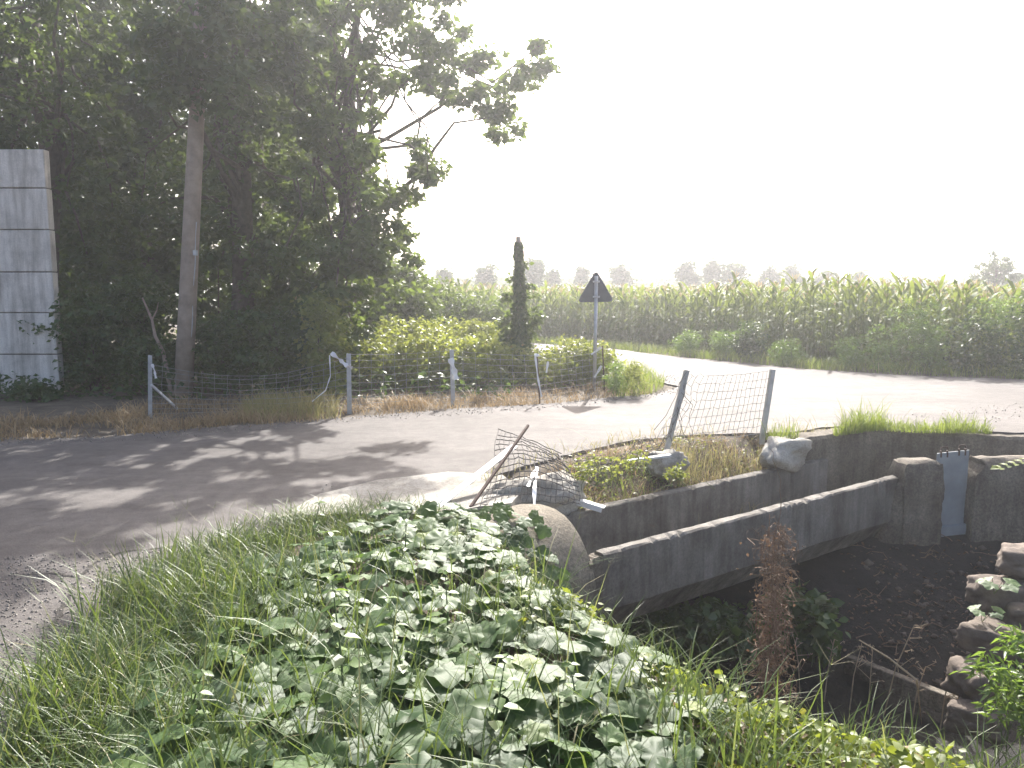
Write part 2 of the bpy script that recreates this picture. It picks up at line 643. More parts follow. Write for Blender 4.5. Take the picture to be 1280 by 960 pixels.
# ------------------------------------------------------------------ road
def sheet(name, poly, z, mat, jitter=0.0, step=0.12, kind='structure'):
    """flat sheet with a ragged outline, extruded a little downwards so its edge is real"""
    pts = []
    n = len(poly)
    for i in range(n):
        a, b_ = np.array(poly[i][:2]), np.array(poly[(i + 1) % n][:2])
        L = np.linalg.norm(b_ - a)
        k = max(1, int(L / step)) if L < 14 else 6
        for j in range(k):
            p = a + (b_ - a) * j / k
            if jitter:
                nrm = np.array([-(b_ - a)[1], (b_ - a)[0]]) / L
                jj = jitter * (vnoise(p[0], p[1], 5.0, 4) + 0.6 * vnoise(p[0], p[1], 17.0, 7))
                p = p + nrm * jj
            pts.append(p)
    import bmesh
    bm = bmesh.new()
    top = [bm.verts.new((p[0], p[1], z)) for p in pts]
    bot = [bm.verts.new((p[0], p[1], z - 0.10)) for p in pts]
    bm.faces.new(top)
    for i in range(len(pts)):
        j = (i + 1) % len(pts)
        bm.faces.new((top[j], top[i], bot[i], bot[j]))
    bmesh.ops.triangulate(bm, faces=[f for f in bm.faces if len(f.verts) > 4])
    bmesh.ops.recalc_face_normals(bm, faces=bm.faces[:])
    me = bpy.data.meshes.new(name)
    bm.to_mesh(me)
    bm.free()
    o = link_mesh(name, me, mat)
    tag(o, kind=kind)
    return o


road_px = [(0, 549), (130, 549), (200, 541), (330, 532), (440, 523), (560, 513), (690, 506), (760, 498), (826, 493), (848, 484)]
ROAD = [(-40, 9.0), (-14, 8.9)] + [tuple(gp(*p)[:2]) for p in road_px]
ROAD += [(2.1, 16.3), (0.8, 17.9), (-6, 25.8), (-30, 54), (-27.4, 56.5), (-3.5, 28.8), (0.5, 25.6), (2.95, 22.8)]
ROAD += [tuple(gp(*p)[:2]) for p in [(830, 445), (1000, 462), (1130, 470), (1280, 476), (1420, 482)]]
ROAD += [(22, 13.2), (60, 11.5), (60, 6.5), (20, 8.6), (9.5, 9.3)]
ROAD += [tuple(gp(*p)[:2] + np.array([0, 0.28])) for p in [(1290, 549), (1180, 543), (1095, 539), (1040, 541)]]
ROAD += [tuple(gp(*p)[:2]) for p in [(985, 543), (930, 543), (850, 547), (780, 555), (720, 568), (670, 580), (625, 594), (570, 620), (548, 640), (470, 640), (380, 652), (255, 692), (150, 755), (75, 850), (10, 940)]]
ROAD += [(-1.95, 2.2), (-2.3, 0.5), (-2.6, -6), (-40, -8)]
road = sheet('road', ROAD, 0.022, M['asphalt'], 0.05)

apron_px = [(345, 652), (400, 622), (470, 604), (560, 594), (628, 598), (652, 612), (640, 634), (600, 640), (556, 646), (470, 646)]
sheet('concrete_apron', [gp(*p)[:2] for p in apron_px], 0.034, M['pale'], 0.03)


# cracks in the asphalt by the grass, filled with dark dirt
def crack(pts_px, w, label):
    P = np.array([gp(*p, 0.026) for p in pts_px])
    dens = []
    for a, b_ in zip(P[:-1], P[1:]):
        k = max(2, int(np.linalg.norm(b_ - a) / 0.03))
        for j in range(k):
            dens.append(a + (b_ - a) * j / k)
    D = np.array(dens)
    D[:, :2] += rng.normal(size=(len(D), 2)) * 0.008
    T = unit(np.gradient(D, axis=0))
    nr = np.stack([-T[:, 1], T[:, 0], np.zeros(len(D))], 1)
    ww = w * (0.3 + rng.random(len(D)))[:, None] * np.sin(np.linspace(0.15, np.pi - 0.1, len(D)))[:, None]
    v = np.empty((2 * len(D), 3))
    v[0::2] = D + nr * ww
    v[1::2] = D - nr * ww
    i = np.arange(len(D) - 1) * 2
    o = arrays_obj('road_crack', (v, np.stack([i, i + 1, i + 3, i + 2], 1), np.zeros(len(v))), M['crack'])
    tag(o, kind='structure')
    o.parent = road


crack([(20, 718), (62, 716), (100, 720), (118, 703), (150, 690), (205, 684), (262, 678)], 0.014, '')
crack([(100, 720), (84, 748), (62, 790), (40, 832), (10, 870)], 0.018, '')
crack([(118, 703), (135, 722), (160, 728), (190, 722)], 0.008, '')


# ------------------------------------------------------------------ flume, culvert, pier, gate, walls
def fl(s, t, z):
    """flume coordinates: s along, t across (0 = outer face of near wall), z"""
    p = FA + U * s + NV * t
    return np.array([p[0], p[1], z])


def rough_slab(s0, s1, n, prof, amp=0.008, seed=0):
    """extrude profile [(t,z)...] along s with small unevenness"""
    m_ = MB()
    k = len(prof)
    vs = []
    cr_ = random.Random(seed + 3)
    chip = [cr_.uniform(.008, .026) if cr_.random() < .2 else 0 for _ in range(n + 1)]
    for i in range(n + 1):
        s = s0 + (s1 - s0) * i / n
        for j, (t, z) in enumerate(prof):
            w1 = amp * (math.sin(s * 9.1 + j * 2 + seed) + math.sin(s * 23.7 + j * 5 + seed) * .6 + random.uniform(-.7, .7))
            w2 = amp * (math.sin(s * 7.3 + j * 3 + seed) + random.uniform(-.7, .7))
            if z > FZ - .02 and chip[i] > 0 and j in (1, 2):
                w1 -= chip[i]
                w2 += chip[i] * .8
            vs.append(fl(s, t + w2 * .6, z + w1))
    f = []
    for i in range(n):
        for j in range(k):
            j2 = (j + 1) % k
            f.append((i * k + j, (i + 1) * k + j, (i + 1) * k + j2, i * k + j2))
    f.append(tuple(range(k)))
    f.append(tuple(n * k + j for j in range(k - 1, -1, -1)))
    return m_.add(np.array(vs), f)


WTH = 0.10
flume = empty('concrete_flume', fl(FLEN / 2, GAP / 2, -0.92),
              'long open concrete flume with two low walls bridging the ditch', 'flume')
# near wall: vertical outer face, chamfer tucked under at the bottom
rough_slab(0.14, FLEN + 0.05, 110, [(0.0, -0.70), (0.0, FZ - 0.012), (0.016, FZ), (WTH - .01, FZ), (WTH, FZ - 0.012), (WTH, -0.78)], 0.0022).build('near_wall', M['flume'], flume)
rough_slab(0.0, 0.139, 6, [(0.0, -0.80), (0.0, FZ - 0.055), (0.02, FZ - 0.035), (WTH + .02, FZ - 0.03), (WTH + .03, -0.78)], 0.008, 2).build('broken_wall_end', M['rough'], flume)
rough_slab(-0.25, FLC, 110, [(GAP, -0.78), (GAP, FZ - 0.008), (GAP + .012, FZ), (GAP + WTH, FZ), (GAP + WTH, -0.78)], 0.002, 4).build('far_wall', M['flume'], flume)
rough_slab(0.0, FLEN + 0.05, 40, [(0.004, -0.704), (0.17, -0.93), (GAP - .07, -0.93), (GAP + WTH - .004, -0.80), (GAP + WTH - .004, -0.705)], 0.003, 6).build('floor_slab', M['flume'], flume)

# barrel of the culvert: rounded pipe top running back under the bank
BR = (GAP + WTH) / 2 + 0.06
bc = (GAP + WTH) / 2
cul = empty('concrete_culvert', fl(-0.5, bc, -0.9), 'rounded concrete culvert barrel half covered by vine leaves at the flume end', 'culvert')
mb = MB()
na, ns = 22, 16
vs = []
for i in range(ns + 1):
    s = 0.03 - 1.75 * i / ns
    for j in range(na + 1):
        a = math.pi * (-0.12 + 1.24 * j / na)
        rr = BR * (1 + 0.010 * math.sin(7 * a + 3 * s) + random.uniform(-.005, .005)) - (0.02 if i == 0 else 0)
        vs.append(fl(s, bc - rr * math.cos(a), 0.04 - BR + rr * math.sin(a)))
f = []
for i in range(ns):
    for j in range(na):
        a = i * (na + 1) + j
        f.append((a, a + 1, a + na + 2, a + na + 1))
mb.add(np.array(vs), f)
o = mb.build('barrel', M['barrel'], cul, smooth=True)
mb = MB()
for j in range(na):      # end ring facing the flume
    a0, a1 = math.pi * (-0.12 + 1.24 * j / na), math.pi * (-0.12 + 1.24 * (j + 1) / na)
    q = []
    for s in (0.031, -0.06):
        for a in (a0, a1):
            for r_ in (BR - 0.022, BR - 0.13):
                q.append(fl(s, bc - r_ * math.cos(a), 0.04 - BR + r_ * math.sin(a)))
    mb.add(q, [(0, 1, 3, 2), (4, 6, 7, 5), (1, 5, 7, 3)])
mb.build('end_ring', M['rough'], cul)
# abutment below the flume end
mb = MB()
mb.hexa([fl(-.35, 0.03, -1.9), fl(.12, 0.03, -1.9), fl(.12, 1.0, -1.9), fl(-.35, 1.0, -1.9),
         fl(-.35, 0.03, -0.82), fl(.12, 0.03, -0.82), fl(.12, 1.0, -0.82), fl(-.35, 1.0, -0.82)])
mb.hexa([fl(-.30, -0.05, -1.9), fl(.02, -0.05, -1.9), fl(.02, 0.031, -1.9), fl(-.30, 0.031, -1.9),
         fl(-.30, -0.01, -0.46), fl(.005, -0.01, -0.46), fl(.005, 0.04, -0.46), fl(-.30, 0.04, -0.46)])
mb.build('abutment', M['rough'], cul, bevel=0.02)


def gd(s, n, z):
    """gate-row coordinates: s along the row from the pier, n towards camera"""
    return np.array([GR0[0] + GD[0] * s + GN[0] * n, GR0[1] + GD[1] * s + GN[1] * n, z])


def rough_block(s0, s1, n0, n1, z0, z1, res=0.055, amp=0.012, round_=0.05, foot=0.0, seed=0.0):
    """weathered block with rounded crumbling top edges"""
    m_ = MB()
    def grid(fn, a0, a1, b0, b1):
        na_ = max(2, int(abs(a1 - a0) / res))
        nb_ = max(2, int(abs(b1 - b0) / res))
        vs_ = []
        for i in range(na_ + 1):
            for j in range(nb_ + 1):
                s, n, z = fn(a0 + (a1 - a0) * i / na_, b0 + (b1 - b0) * j / nb_)
                # round the top edges
                top = max(0.0, 1 - (z1 - z) / (2.2 * round_))
                cs, cn = (s0 + s1) / 2, (n0 + n1) / 2
                es = max(0, 1 - min(s - s0, s1 - s) / round_)
                en = max(0, 1 - min(n - n0, n1 - n) / round_)
                z -= round_ * 0.55 * (max(es, en) ** 2) * top
                s += (cs - s) * 0.10 * top * es
                n += (cn - n) * 0.16 * top * en
                if foot:
                    n += foot * max(0, (z1 - z) / (z1 - z0)) ** 1.5 * (1 if n > cn else 0)
                q = Vector((s * 9 + seed, n * 9, z * 9))
                d = mnoise.noise_vector(q) * amp + mnoise.noise_vector(q * 2.7) * amp * .6
                vs_.append(gd(s + d.x, n + d.y, z + d.z))
        f_ = []
        for i in range(na_):
            for j in range(nb_):
                a = i * (nb_ + 1) + j
                f_.append((a, a + nb_ + 1, a + nb_ + 2, a + 1))
        m_.add(np.array(vs_), f_)
    grid(lambda a, b_: (a, n1, b_), s0, s1, z0, z1)
    grid(lambda a, b_: (a, n0, b_), s1, s0, z0, z1)
    grid(lambda a, b_: (s0, a, b_), n0, n1, z0, z1)
    grid(lambda a, b_: (s1, a, b_), n1, n0, z0, z1)
    grid(lambda a, b_: (a, b_, z1), s0, s1, n1, n0)
    return m_


def px_s(px):   # station along the gate row seen at picture column px
    d = (px - 640) / FPX
    # solve GR0+GD*s: x/y = d / cos-ish  (pitch small, use plan direction with the row's own height)
    k = d / (math.cos(PITCH) + math.sin(PITCH) * -0.19)
    return float((k * GR0[1] - GR0[0]) / (GD[0] - k * GD[1]))


S_P1 = px_s(1167)
S_G1 = px_s(1203)
pier = rough_block(0.0, S_P1, -0.20, 0.12, -1.75, -0.075, foot=0.0, seed=1, amp=.019).build('concrete_pier', M['rough'], loc=gd(0.15, 0, -1.75), smooth=True)
tag(pier, 'rough square concrete pier left of the steel sluice plate', 'pier')
blk = rough_block(S_G1 + 0.015, S_G1 + 2.2, -0.18, 0.12, -1.45, -0.065, res=0.07, round_=0.09, seed=7, amp=.02).build('concrete_block_wall', M['rough'], loc=gd(S_G1 + 1, 0, -1.45), smooth=True)
tag(blk, 'thick rough concrete wall block right of the steel sluice plate', 'wall')
but = MB()
but.hexa([gd(-.42, .02, -1.6), gd(.02, .12, -1.6), gd(.02, -.1, -1.6), gd(-.42, -.1, -1.6),
          gd(-.03, .06, FZ - .05), gd(.01, .10, FZ - .05), gd(.01, -.1, FZ - .05), gd(-.03, -.1, FZ - .05)])
o = but.build('buttress', M['rough'], pier, bevel=0.02)

gate = empty('sluice_gate', gd((S_P1 + S_G1) / 2, 0, -0.92), 'blue grey steel sluice plate slotted between the two concrete blocks', 'sluice gate')
g0, g1 = S_P1 - 0.01, S_G1 + 0.02
ztl, ztr = at(1163, 568, GR0[1])[2], at(1203, 561, GR0[1] + .15)[2]
mb = MB()
mb.hexa([gd(g0, -.012, -.93), gd(g1, -.012, -.93), gd(g1, -.02, -.93), gd(g0, -.02, -.93),
         gd(g0, -.012, ztl), gd(g1, -.012, ztr), gd(g1, -.02, ztr), gd(g0, -.02, ztl)])
mb.build('plate', M['gate'], gate)
mb = MB()
mb.hexa([gd(g0, .035, -1.0), gd(g1, .035, -1.0), gd(g1, -.01, -1.0), gd(g0, -.01, -1.0),
         gd(g0, .035, -.80), gd(g1, .035, -.77), gd(g1, -.01, -.77), gd(g0, -.01, -.80)])
mb.build('sill_plate', M['gate'], gate, bevel=0.006)
for fr in (0.22, 0.78):
    s = g0 + (g1 - g0) * fr
    zt = ztl + (ztr - ztl) * fr
    mb = MB()
    for q in (-.035, .035):
        mb.hexa([gd(s + q - .007, -.005, zt - .05), gd(s + q + .007, -.005, zt - .05), gd(s + q + .007, -.03, zt - .05), gd(s + q - .007, -.03, zt - .05),
                 gd(s + q - .007, -.005, zt + .02), gd(s + q + .007, -.005, zt + .02), gd(s + q + .007, -.03, zt + .02), gd(s + q - .007, -.03, zt + .02)])
    mb.tube([gd(s - .04, -.016, zt + .03), gd(s - .03, -.016, zt + .055), gd(s + .03, -.016, zt + .06), gd(s + .04, -.016, zt + .035)], .008, 6)
    mb.build('lifting_lug', M['rust'], gate)

# back retaining wall along the road
rw = MB()
top_in = [V3(p) for p in WT]
nseg = []
for a, b_ in zip(top_in[:-1], top_in[1:]):
    k = max(2, int(np.linalg.norm(b_ - a) / 0.06))
    nseg += [a + (b_ - a) * j / k for j in range(k)]
nseg.append(top_in[-1])
Pn = np.array(nseg)
Tn = unit(np.gradient(Pn[:, :2], axis=0))
Nb = np.stack([-Tn[:, 1], Tn[:, 0]], 1)
vs, f = [], []
for i, p in enumerate(Pn):
    j1, j2 = mnoise.noise(Vector(p * 8)) * .02, mnoise.noise(Vector(p * 8 + 5)) * .02
    zt = p[2] + 0.02 + j1
    for off, z in ((-.03, -1.3), (-.03 + j2 * .4, -.3), (-.03 + j2, zt - .035), (0.0 + j2, zt), (.13, zt + .012 + j2 * .5), (.26 + j1, zt), (.27, -.5)):
        vs.append((p[0] + Nb[i, 0] * off, p[1] + Nb[i, 1] * off, z))
for i in range(len(Pn) - 1):
    for j in range(6):
        f.append((i * 7 + j, (i + 1) * 7 + j, (i + 1) * 7 + j + 1, i * 7 + j + 1))
f.append(tuple(range(7)))
rw.add(np.array(vs), f)
o = rw.build('retaining_wall', M['rough'], loc=(Pn[len(Pn) // 2][0], Pn[len(Pn) // 2][1], -1.3))
tag(o, 'weathered concrete retaining wall holding the road edge behind the sluice', 'wall')

# concrete lip at the foot of the spillway
lp0, lp1 = gp(1058, 829, -1.60), gp(1196, 884, -1.66)
mb = MB()
mb.bar(lp0, lp1, (0.3, 1, 0), 0.09, 0.16)
o = mb.build('concrete_lip', M['rough'], loc=(lp0 + lp1) / 2, bevel=0.012)
tag(o, 'narrow straight concrete lip across the dark ditch floor', 'kerb')


# ------------------------------------------------------------------ lumps and stones
def lump(name, c, r, mat, label, cat, group=None, seed=0, sub=4, amp=0.28, flat=0.0, rz=0.0, parent=None):
    import bmesh
    bm = bmesh.new()
    bmesh.ops.create_icosphere(bm, subdivisions=sub, radius=1.0)
    cr, sr = math.cos(rz), math.sin(rz)
    for v in bm.verts:
        p = v.co.copy()
        q = p * 1.3 + Vector((seed * 3.1, seed * 1.7, seed))
        # blocky: push towards a cube
        mx = max(abs(p.x), abs(p.y), abs(p.z))
        p = p.lerp(p / mx * 0.85, flat)
        p = p * (1 + amp * mnoise.noise(q) + amp * .45 * mnoise.noise(q * 3.1) + amp * .2 * mnoise.noise(q * 8))
        x, y, z = p.x * r[0], p.y * r[1], p.z * r[2]
        v.co = (x * cr - y * sr, x * sr + y * cr, z)
    me = bpy.data.meshes.new(name)
    bm.to_mesh(me)
    bm.free()
    me.polygons.foreach_set('use_smooth', np.ones(len(me.polygons), dtype=bool))
    o = link_mesh(name, me, mat, parent, c if parent is None else np.array(c) - WL[parent.name])
    if label:
        tag(o, label, cat, group)
    return o


ang = math.atan2(U[1], U[0])
lump('concrete_lump', gp(668, 622, -0.10), (0.50, 0.24, 0.20), M['pale'], 'grey rounded concrete hump draped with the torn fence mesh', 'concrete', 'broken concrete on the bank', 3, amp=.42, flat=.15, rz=ang)
lump('concrete_lump', gp(832, 580, -0.06), (0.20, 0.17, 0.14), M['pale'], 'whitish concrete block at the foot of the leaning fence post', 'concrete', 'broken concrete on the bank', 5, amp=.4, flat=.5, rz=ang)
lump('concrete_lump', gp(982, 566, -0.12), (0.40, 0.20, 0.19), M['pale'], 'whitish concrete lump beside the upright fence post and flume end', 'concrete', 'broken concrete on the bank', 8, amp=.45, flat=.15, rz=ang + .2)

stone_specs = [(1258, 742, -0.85, .30, .20, .13, 'flat topped brown stone midway down the ditch side heap'),
               (1276, 700, -0.60, .20, .18, .12, 'highest brown stone of the heap at the right ditch side'),
               (1246, 800, -1.05, .26, .18, .12, 'brown stone under the flat topped one beside pale leaves'),
               (1232, 850, -1.30, .28, .2, .14, 'low dark stone of the heap on the right ditch side'),
               (1285, 770, -0.98, .28, .24, .16, 'brown stone at the picture edge behind the leafy plant'),
               (1222, 898, -1.5, .22, .17, .12, 'lowest stone of the heap at the ditch bottom')]
for i, (px, py, z, a, b_, c_, lab) in enumerate(stone_specs):
    lump('ditch_stone', gp(px, py, z), (a, b_, c_), M['stone'], lab, 'stone', 'stones on the right ditch side', 20 + i, sub=4, amp=.24, flat=.82, rz=i * 1.1)
lump('pebble', gp(477, 630, 0.045), (0.022, 0.02, 0.015), M['stone'], 'small dark stone lying on the pale concrete apron', 'stone', None, 41, sub=2)
lump('pebble', gp(520, 634, 0.045), (0.015, 0.014, 0.011), M['stone'], 'tiny dark pebble near the foot of the white post', 'stone', None, 42, sub=2)

# loose gravel on road shoulders
tv = np.array([(1, 0, 0), (-1, 0, 0), (0, 1, 0), (0, -1, 0), (0, 0, 1), (0, 0, -1)], float) * np.array([1, .8, .6])
tf = np.array([(0, 2, 4), (2, 1, 4), (1, 3, 4), (3, 0, 4), (2, 0, 5), (1, 2, 5), (3, 1, 5), (0, 3, 5)])


def gravel_patch(poly_px, n, s0, s1):
    P = []
    poly = [gp(*p)[:2] for p in poly_px]
    lo, hi = np.min(poly, 0), np.max(poly, 0)
    while len(P) < n:
        q = lo + rng.random((n * 3, 2)) * (hi - lo)
        q = q[inpoly(q[:, 0], q[:, 1], poly)]
        P += q.tolist()
    P = np.array(P[:n])
    S = s0 + (s1 - s0) * rng.random(n) ** 3
    z = np.where(inpoly(P[:, 0], P[:, 1], ROAD), 0.022, ground_z(P[:, 0], P[:, 1]) - .01)
    return scatter((tv, tf), np.column_stack([P, z + S * .3]), rand_leaf_frames(n, 1.0, 0), S)


gs = [gravel_patch([(0, 700), (240, 690), (160, 760), (80, 850), (10, 940), (0, 940)], 2600, .003, .012),
      gravel_patch([(1130, 520), (1280, 505), (1280, 530), (1130, 532)], 260, .004, .014),
      gravel_patch([(800, 470), (850, 470), (860, 492), (800, 498)], 500, .006, .02),
      gravel_patch([(400, 610), (600, 592), (640, 600), (560, 645), (400, 648)], 250, .004, .012),
      gravel_patch([(0, 540), (200, 536), (440, 520), (560, 510), (690, 504), (820, 490), (820, 500), (600, 520), (400, 532), (200, 552), (0, 560)], 1500, .005, .018)]
tag(arrays_obj('gravel', join(gs), M['gravel']), 'loose gravel scattered along the road edges', 'gravel', kind='stuff')


# ------------------------------------------------------------------ concrete pillar and wooden pole on the left
pb = gp(75, 492)
pY = pb[1]
kx = pY / ray(75, 492)[1]
pill = empty('concrete_pillar', (pb[0] - .48, pY + .08, 0), 'tall pale pillar of stacked concrete panels beside the dark trees', 'pillar')
zs = [-0.05] + [at(70, y, pY)[2] for y in (443, 391, 340, 287, 235, 186)]
PWID = 0.97
for i in range(6):
    j = random.uniform(-.006, .006)
    MB().box((pb[0] - PWID + j, pY + j, zs[i] + .008), (pb[0] + j, pY + .16, zs[i + 1] - .008)).build('panel', M['panel'], pill, bevel=0.012)
MB().box((pb[0] - PWID + .02, pY + .03, -.04), (pb[0] - .02, pY + .14, zs[-1] - .03)).build('core', M['rough'], pill)

p0 = gp(229, 494)
pd = at(246, 140, p0[1]) - p0
ptop = p0 + pd * 1.55
pole = empty('utility_pole', p0, 'weathered wooden utility pole leaning slightly among the trees', 'pole')
MB().tube([p0 - pd * .02, p0 + pd * .3, p0 + pd * .8, ptop], [.15, .14, .125, .10], 14).build('shaft', M['wood'], pole, smooth=True)
bp = at(244, 316, p0[1] - .10)
MB().box(bp - (.03, .02, .04), bp + (.03, .03, .04)).build('bracket', M['zinc'], pole)
mb = MB()
tt = np.linspace(.10, .62, 12)
mb.tube([p0 + pd * t + np.array([.11 + .01 * math.sin(t * 30), -.075, 0]) for t in tt], .009, 5)
mb.build('cable', M['zinc'], pole)


# ------------------------------------------------------------------ vegetation builders
def ell(px, py, Yd, rpx, rpy, ry, w=1.0):
    c = at(px, py, Yd)
    k = Yd / FPX
    return (c, np.array([rpx * k, ry, rpy * k]), w)


def clump_leaves(ells, n_clumps, per, rc, size, tpl=LEAF2, up=.6, droop=.4, shell=.42, zmin=0.03, flat=.75, keep=None):
    ells = [e if len(e) == 3 else (*e, 1.0) for e in ells]
    vol = np.array([np.prod(r) ** .75 * w for c, r, w in ells])
    cnt = np.maximum(1, (vol / vol.sum() * n_clumps).astype(int))
    C = []
    for (c, r, w), k in zip(ells, cnt):
        d = unit(rng.normal(size=(k, 3)))
        C.append(c + d * (rng.random(k) ** shell)[:, None] * r)
    C = np.concatenate(C)
    if keep is not None:
        C = C[keep(C)]
    C = C[C[:, 2] > zmin]
    rcs = rc * (.6 + .8 * rng.random(len(C)))
    P = np.repeat(C, per, 0) + unit(rng.normal(size=(len(C) * per, 3))) * (np.repeat(rcs, per) * rng.random(len(C) * per) ** .5)[:, None] * np.array([1, 1, flat])
    ct = np.repeat(rng.random(len(C)), per)
    ok = P[:, 2] > zmin
    P, ct = P[ok], ct[ok]
    N = len(P)
    S = size * (.6 + .8 * rng.random(N))
    tint = np.clip(.55 * ct + .5 * rng.random(N), 0, 1)
    return C, scatter(tpl, P, rand_leaf_frames(N, up, droop), S, tint)


def limb(mb, a, b_, r0, r1, wob=.08, n=6, sag=0.0, sides=6):
    a, b_ = np.asarray(a, float), np.asarray(b_, float)
    L = np.linalg.norm(b_ - a)
    t = np.linspace(0, 1, n)[:, None]
    P = a + (b_ - a) * t
    P[1:-1] += rng.normal(size=(n - 2, 3)) * L * wob * .4
    P[:, 2] += (np.sin(t[:, 0] * np.pi)) * L * sag
    mb.tube(P, np.linspace(r0, r1, n), sides)
    return P


def tree(name, label, base, ells, trunk_top, r0, n_clumps, per, rc, size, mat, group=None, cat='tree', limbs=16, tpl=LEAF2, bark=None, keep=None, droop=.4):
    base = V3(base)
    root = empty(name, base, label, cat, group)
    C, vft = clump_leaves(ells, n_clumps, per, rc, size, tpl, keep=keep, droop=droop)
    mb = MB()
    tp = np.asarray(trunk_top, float)
    lean = tp - base
    pts = [base - (0, 0, .05), base + lean * .25 + rng.normal(size=3) * r0 * .6, base + lean * .55 + rng.normal(size=3) * r0 * .8, base + lean * .8 + rng.normal(size=3) * r0 * .6, tp]
    mb.tube(pts, [r0 * 1.25, r0, r0 * .85, r0 * .6, r0 * .3], 9)
    tr = mb.build('trunk', bark or M['bark'], root, smooth=True)
    mb = MB()
    sel = rng.choice(len(C), min(limbs, len(C)), replace=False)
    for i in sel:
        k = rng.uniform(.3, .95)
        j = k * 4
        q = np.asarray(pts[int(j)]) * (1 - (j - int(j))) + np.asarray(pts[min(4, int(j) + 1)]) * (j - int(j))
        limb(mb, q, C[i], r0 * .38 * (1.2 - k), .012, .12, 6, .06)
    mb.build('limbs', bark or M['bark'], root, smooth=True)
    arrays_obj('crown', vft, mat, root)
    return root


def shrub(name, label, base, ells, n_clumps, per, rc, size, mat, group=None, cat='shrub', tpl=LEAF2, stems=8, sr=.012, up=.6, droop=.3, stem_mat=None):
    base = V3(base)
    root = empty(name, base, label, cat, group)
    C, vft = clump_leaves(ells, n_clumps, per, rc, size, tpl, up=up, droop=droop, zmin=base[2] + .02)
    mb = MB()
    for i in rng.choice(len(C), min(stems, len(C)), replace=False):
        limb(mb, base + np.array([rng.normal() * .1, rng.normal() * .1, -.03]), C[i], sr, sr * .35, .15, 6, .08, 5)
    mb.build('stems', stem_mat or M['bark'], root)
    arrays_obj('foliage', vft, mat, root)
    return root


# ------------------------------------------------------------------ the trees on the left
TG = 'trees on the left of the road'
tree('broadleaf_tree', 'dark dense tree with ivied trunk behind the concrete pillar', gp(40, 470), [
    ell(30, 60, 14.8, 190, 130, 1.5), ell(-140, 160, 15.0, 150, 200, 1.5), ell(60, -130, 14.8, 200, 110, 1.6, .45), ell(120, 250, 15.6, 80, 120, 1.0), ell(0, 300, 16.5, 90, 150, 1.0)],
    at(50, -60, 15.8), .22, 330, 70, .36, .14, M['tree_leaf'], TG, limbs=30)
tree('broadleaf_tree', 'tall leafy tree hiding the top of the leaning wooden pole', gp(300, 474), [
    ell(240, 45, 12.4, 80, 90, .5, 2.2), ell(340, 60, 14.5, 110, 150, 1.4), ell(260, -120, 13.8, 180, 100, 1.5, .4), ell(300, 250, 15.2, 120, 120, 1.2), ell(340, 370, 15.0, 100, 90, 1.0)],
    at(300, -40, 14.8), .2, 330, 66, .33, .135, M['tree_leaf'], TG, limbs=30)
tree('broadleaf_tree', 'sunlit tree reaching its branches right over the road', gp(430, 468), [
    ell(450, 70, 14.0, 105, 130, 1.4), ell(430, 220, 14.2, 95, 110, 1.2, 1.3), ell(420, 360, 13.9, 75, 100, 1.0, 2.6), ell(540, 40, 14.0, 90, 75, 1.1, 1.1), ell(600, 105, 14.0, 66, 42, .7, 1.5), ell(622, 150, 14.0, 46, 26, .5, 1.6),
    ell(522, 208, 14.2, 38, 36, .6, 1.8), ell(485, 300, 14.3, 42, 70, .7, 2.6), ell(500, -90, 14.2, 140, 80, 1.3, .5), ell(380, -150, 14.4, 130, 80, 1.2, .5), ell(655, 85, 14.0, 34, 34, .5, 1.6)],
    at(450, -10, 14.4), .17, 225, 95, .24, .13, M['tree_leaf2'], TG, limbs=60)
# more trees close the wood behind
for k, (px, Yb, lab) in enumerate([(-80, 22, 'dark tree deep in the wood behind the pillar'), (60, 21.5, 'dark tree in the wood showing just right of the pillar'), (185, 21.5, 'dark tree deep in the wood left of the pole'), (330, 20.5, 'dark tree deep in the wood right of the pole')]):
    b0 = at(px, 400, Yb)
    b0[2] = 0
    tree('wood_tree', lab, b0, [ell(px, 60, Yb, 100, 110, 2.0), ell(px + 10, 220, Yb, 110, 110, 2.0), ell(px, 350, Yb, 110, 90, 2.0)],
         at(px, 60, Yb), .2, 420, 44, .55, .21, M['tree_leaf'], 'trees closing the wood behind', limbs=10)

SG = 'shrubs under the trees'
for px, py, Yd, rx, ry, rd, lab, mt, nn in [
    (118, 425, 13.6, 62, 66, .7, 'dark ivy shrub right beside the concrete pillar', 'shrub_leaf', 120),
    (175, 385, 14.2, 45, 42, .6, 'light topped shrub left of the leaning wooden pole', 'shrub_leaf', 70),
    (40, 505, 12.4, 36, 26, .4, 'low green shrub at the base of the concrete pillar', 'shrub_leaf', 50),
    (285, 440, 13.4, 48, 48, .6, 'leafy shrub just right of the wooden pole foot', 'shrub_leaf', 90),
    (350, 440, 13.2, 52, 58, .7, 'dense shrub behind the wire fence below the sunlit tree', 'shrub_leaf', 100),
    (408, 430, 13.0, 26, 70, .5, 'hanging leafy vine mass beside the second fence post', 'bramble_leaf', 70),
    (195, 455, 13.2, 40, 36, .5, 'low dark shrub behind the leftmost fence post', 'shrub_leaf', 60)]:
    b0 = gp(px, 500)
    b0 = np.array([at(px, py, Yd)[0], Yd, 0])
    shrub('undergrowth_shrub', lab, b0, [ell(px, py, Yd, rx, ry, rd)], nn, 42, .24, .095, M[mt], SG, tpl=LEAF2, stems=10)

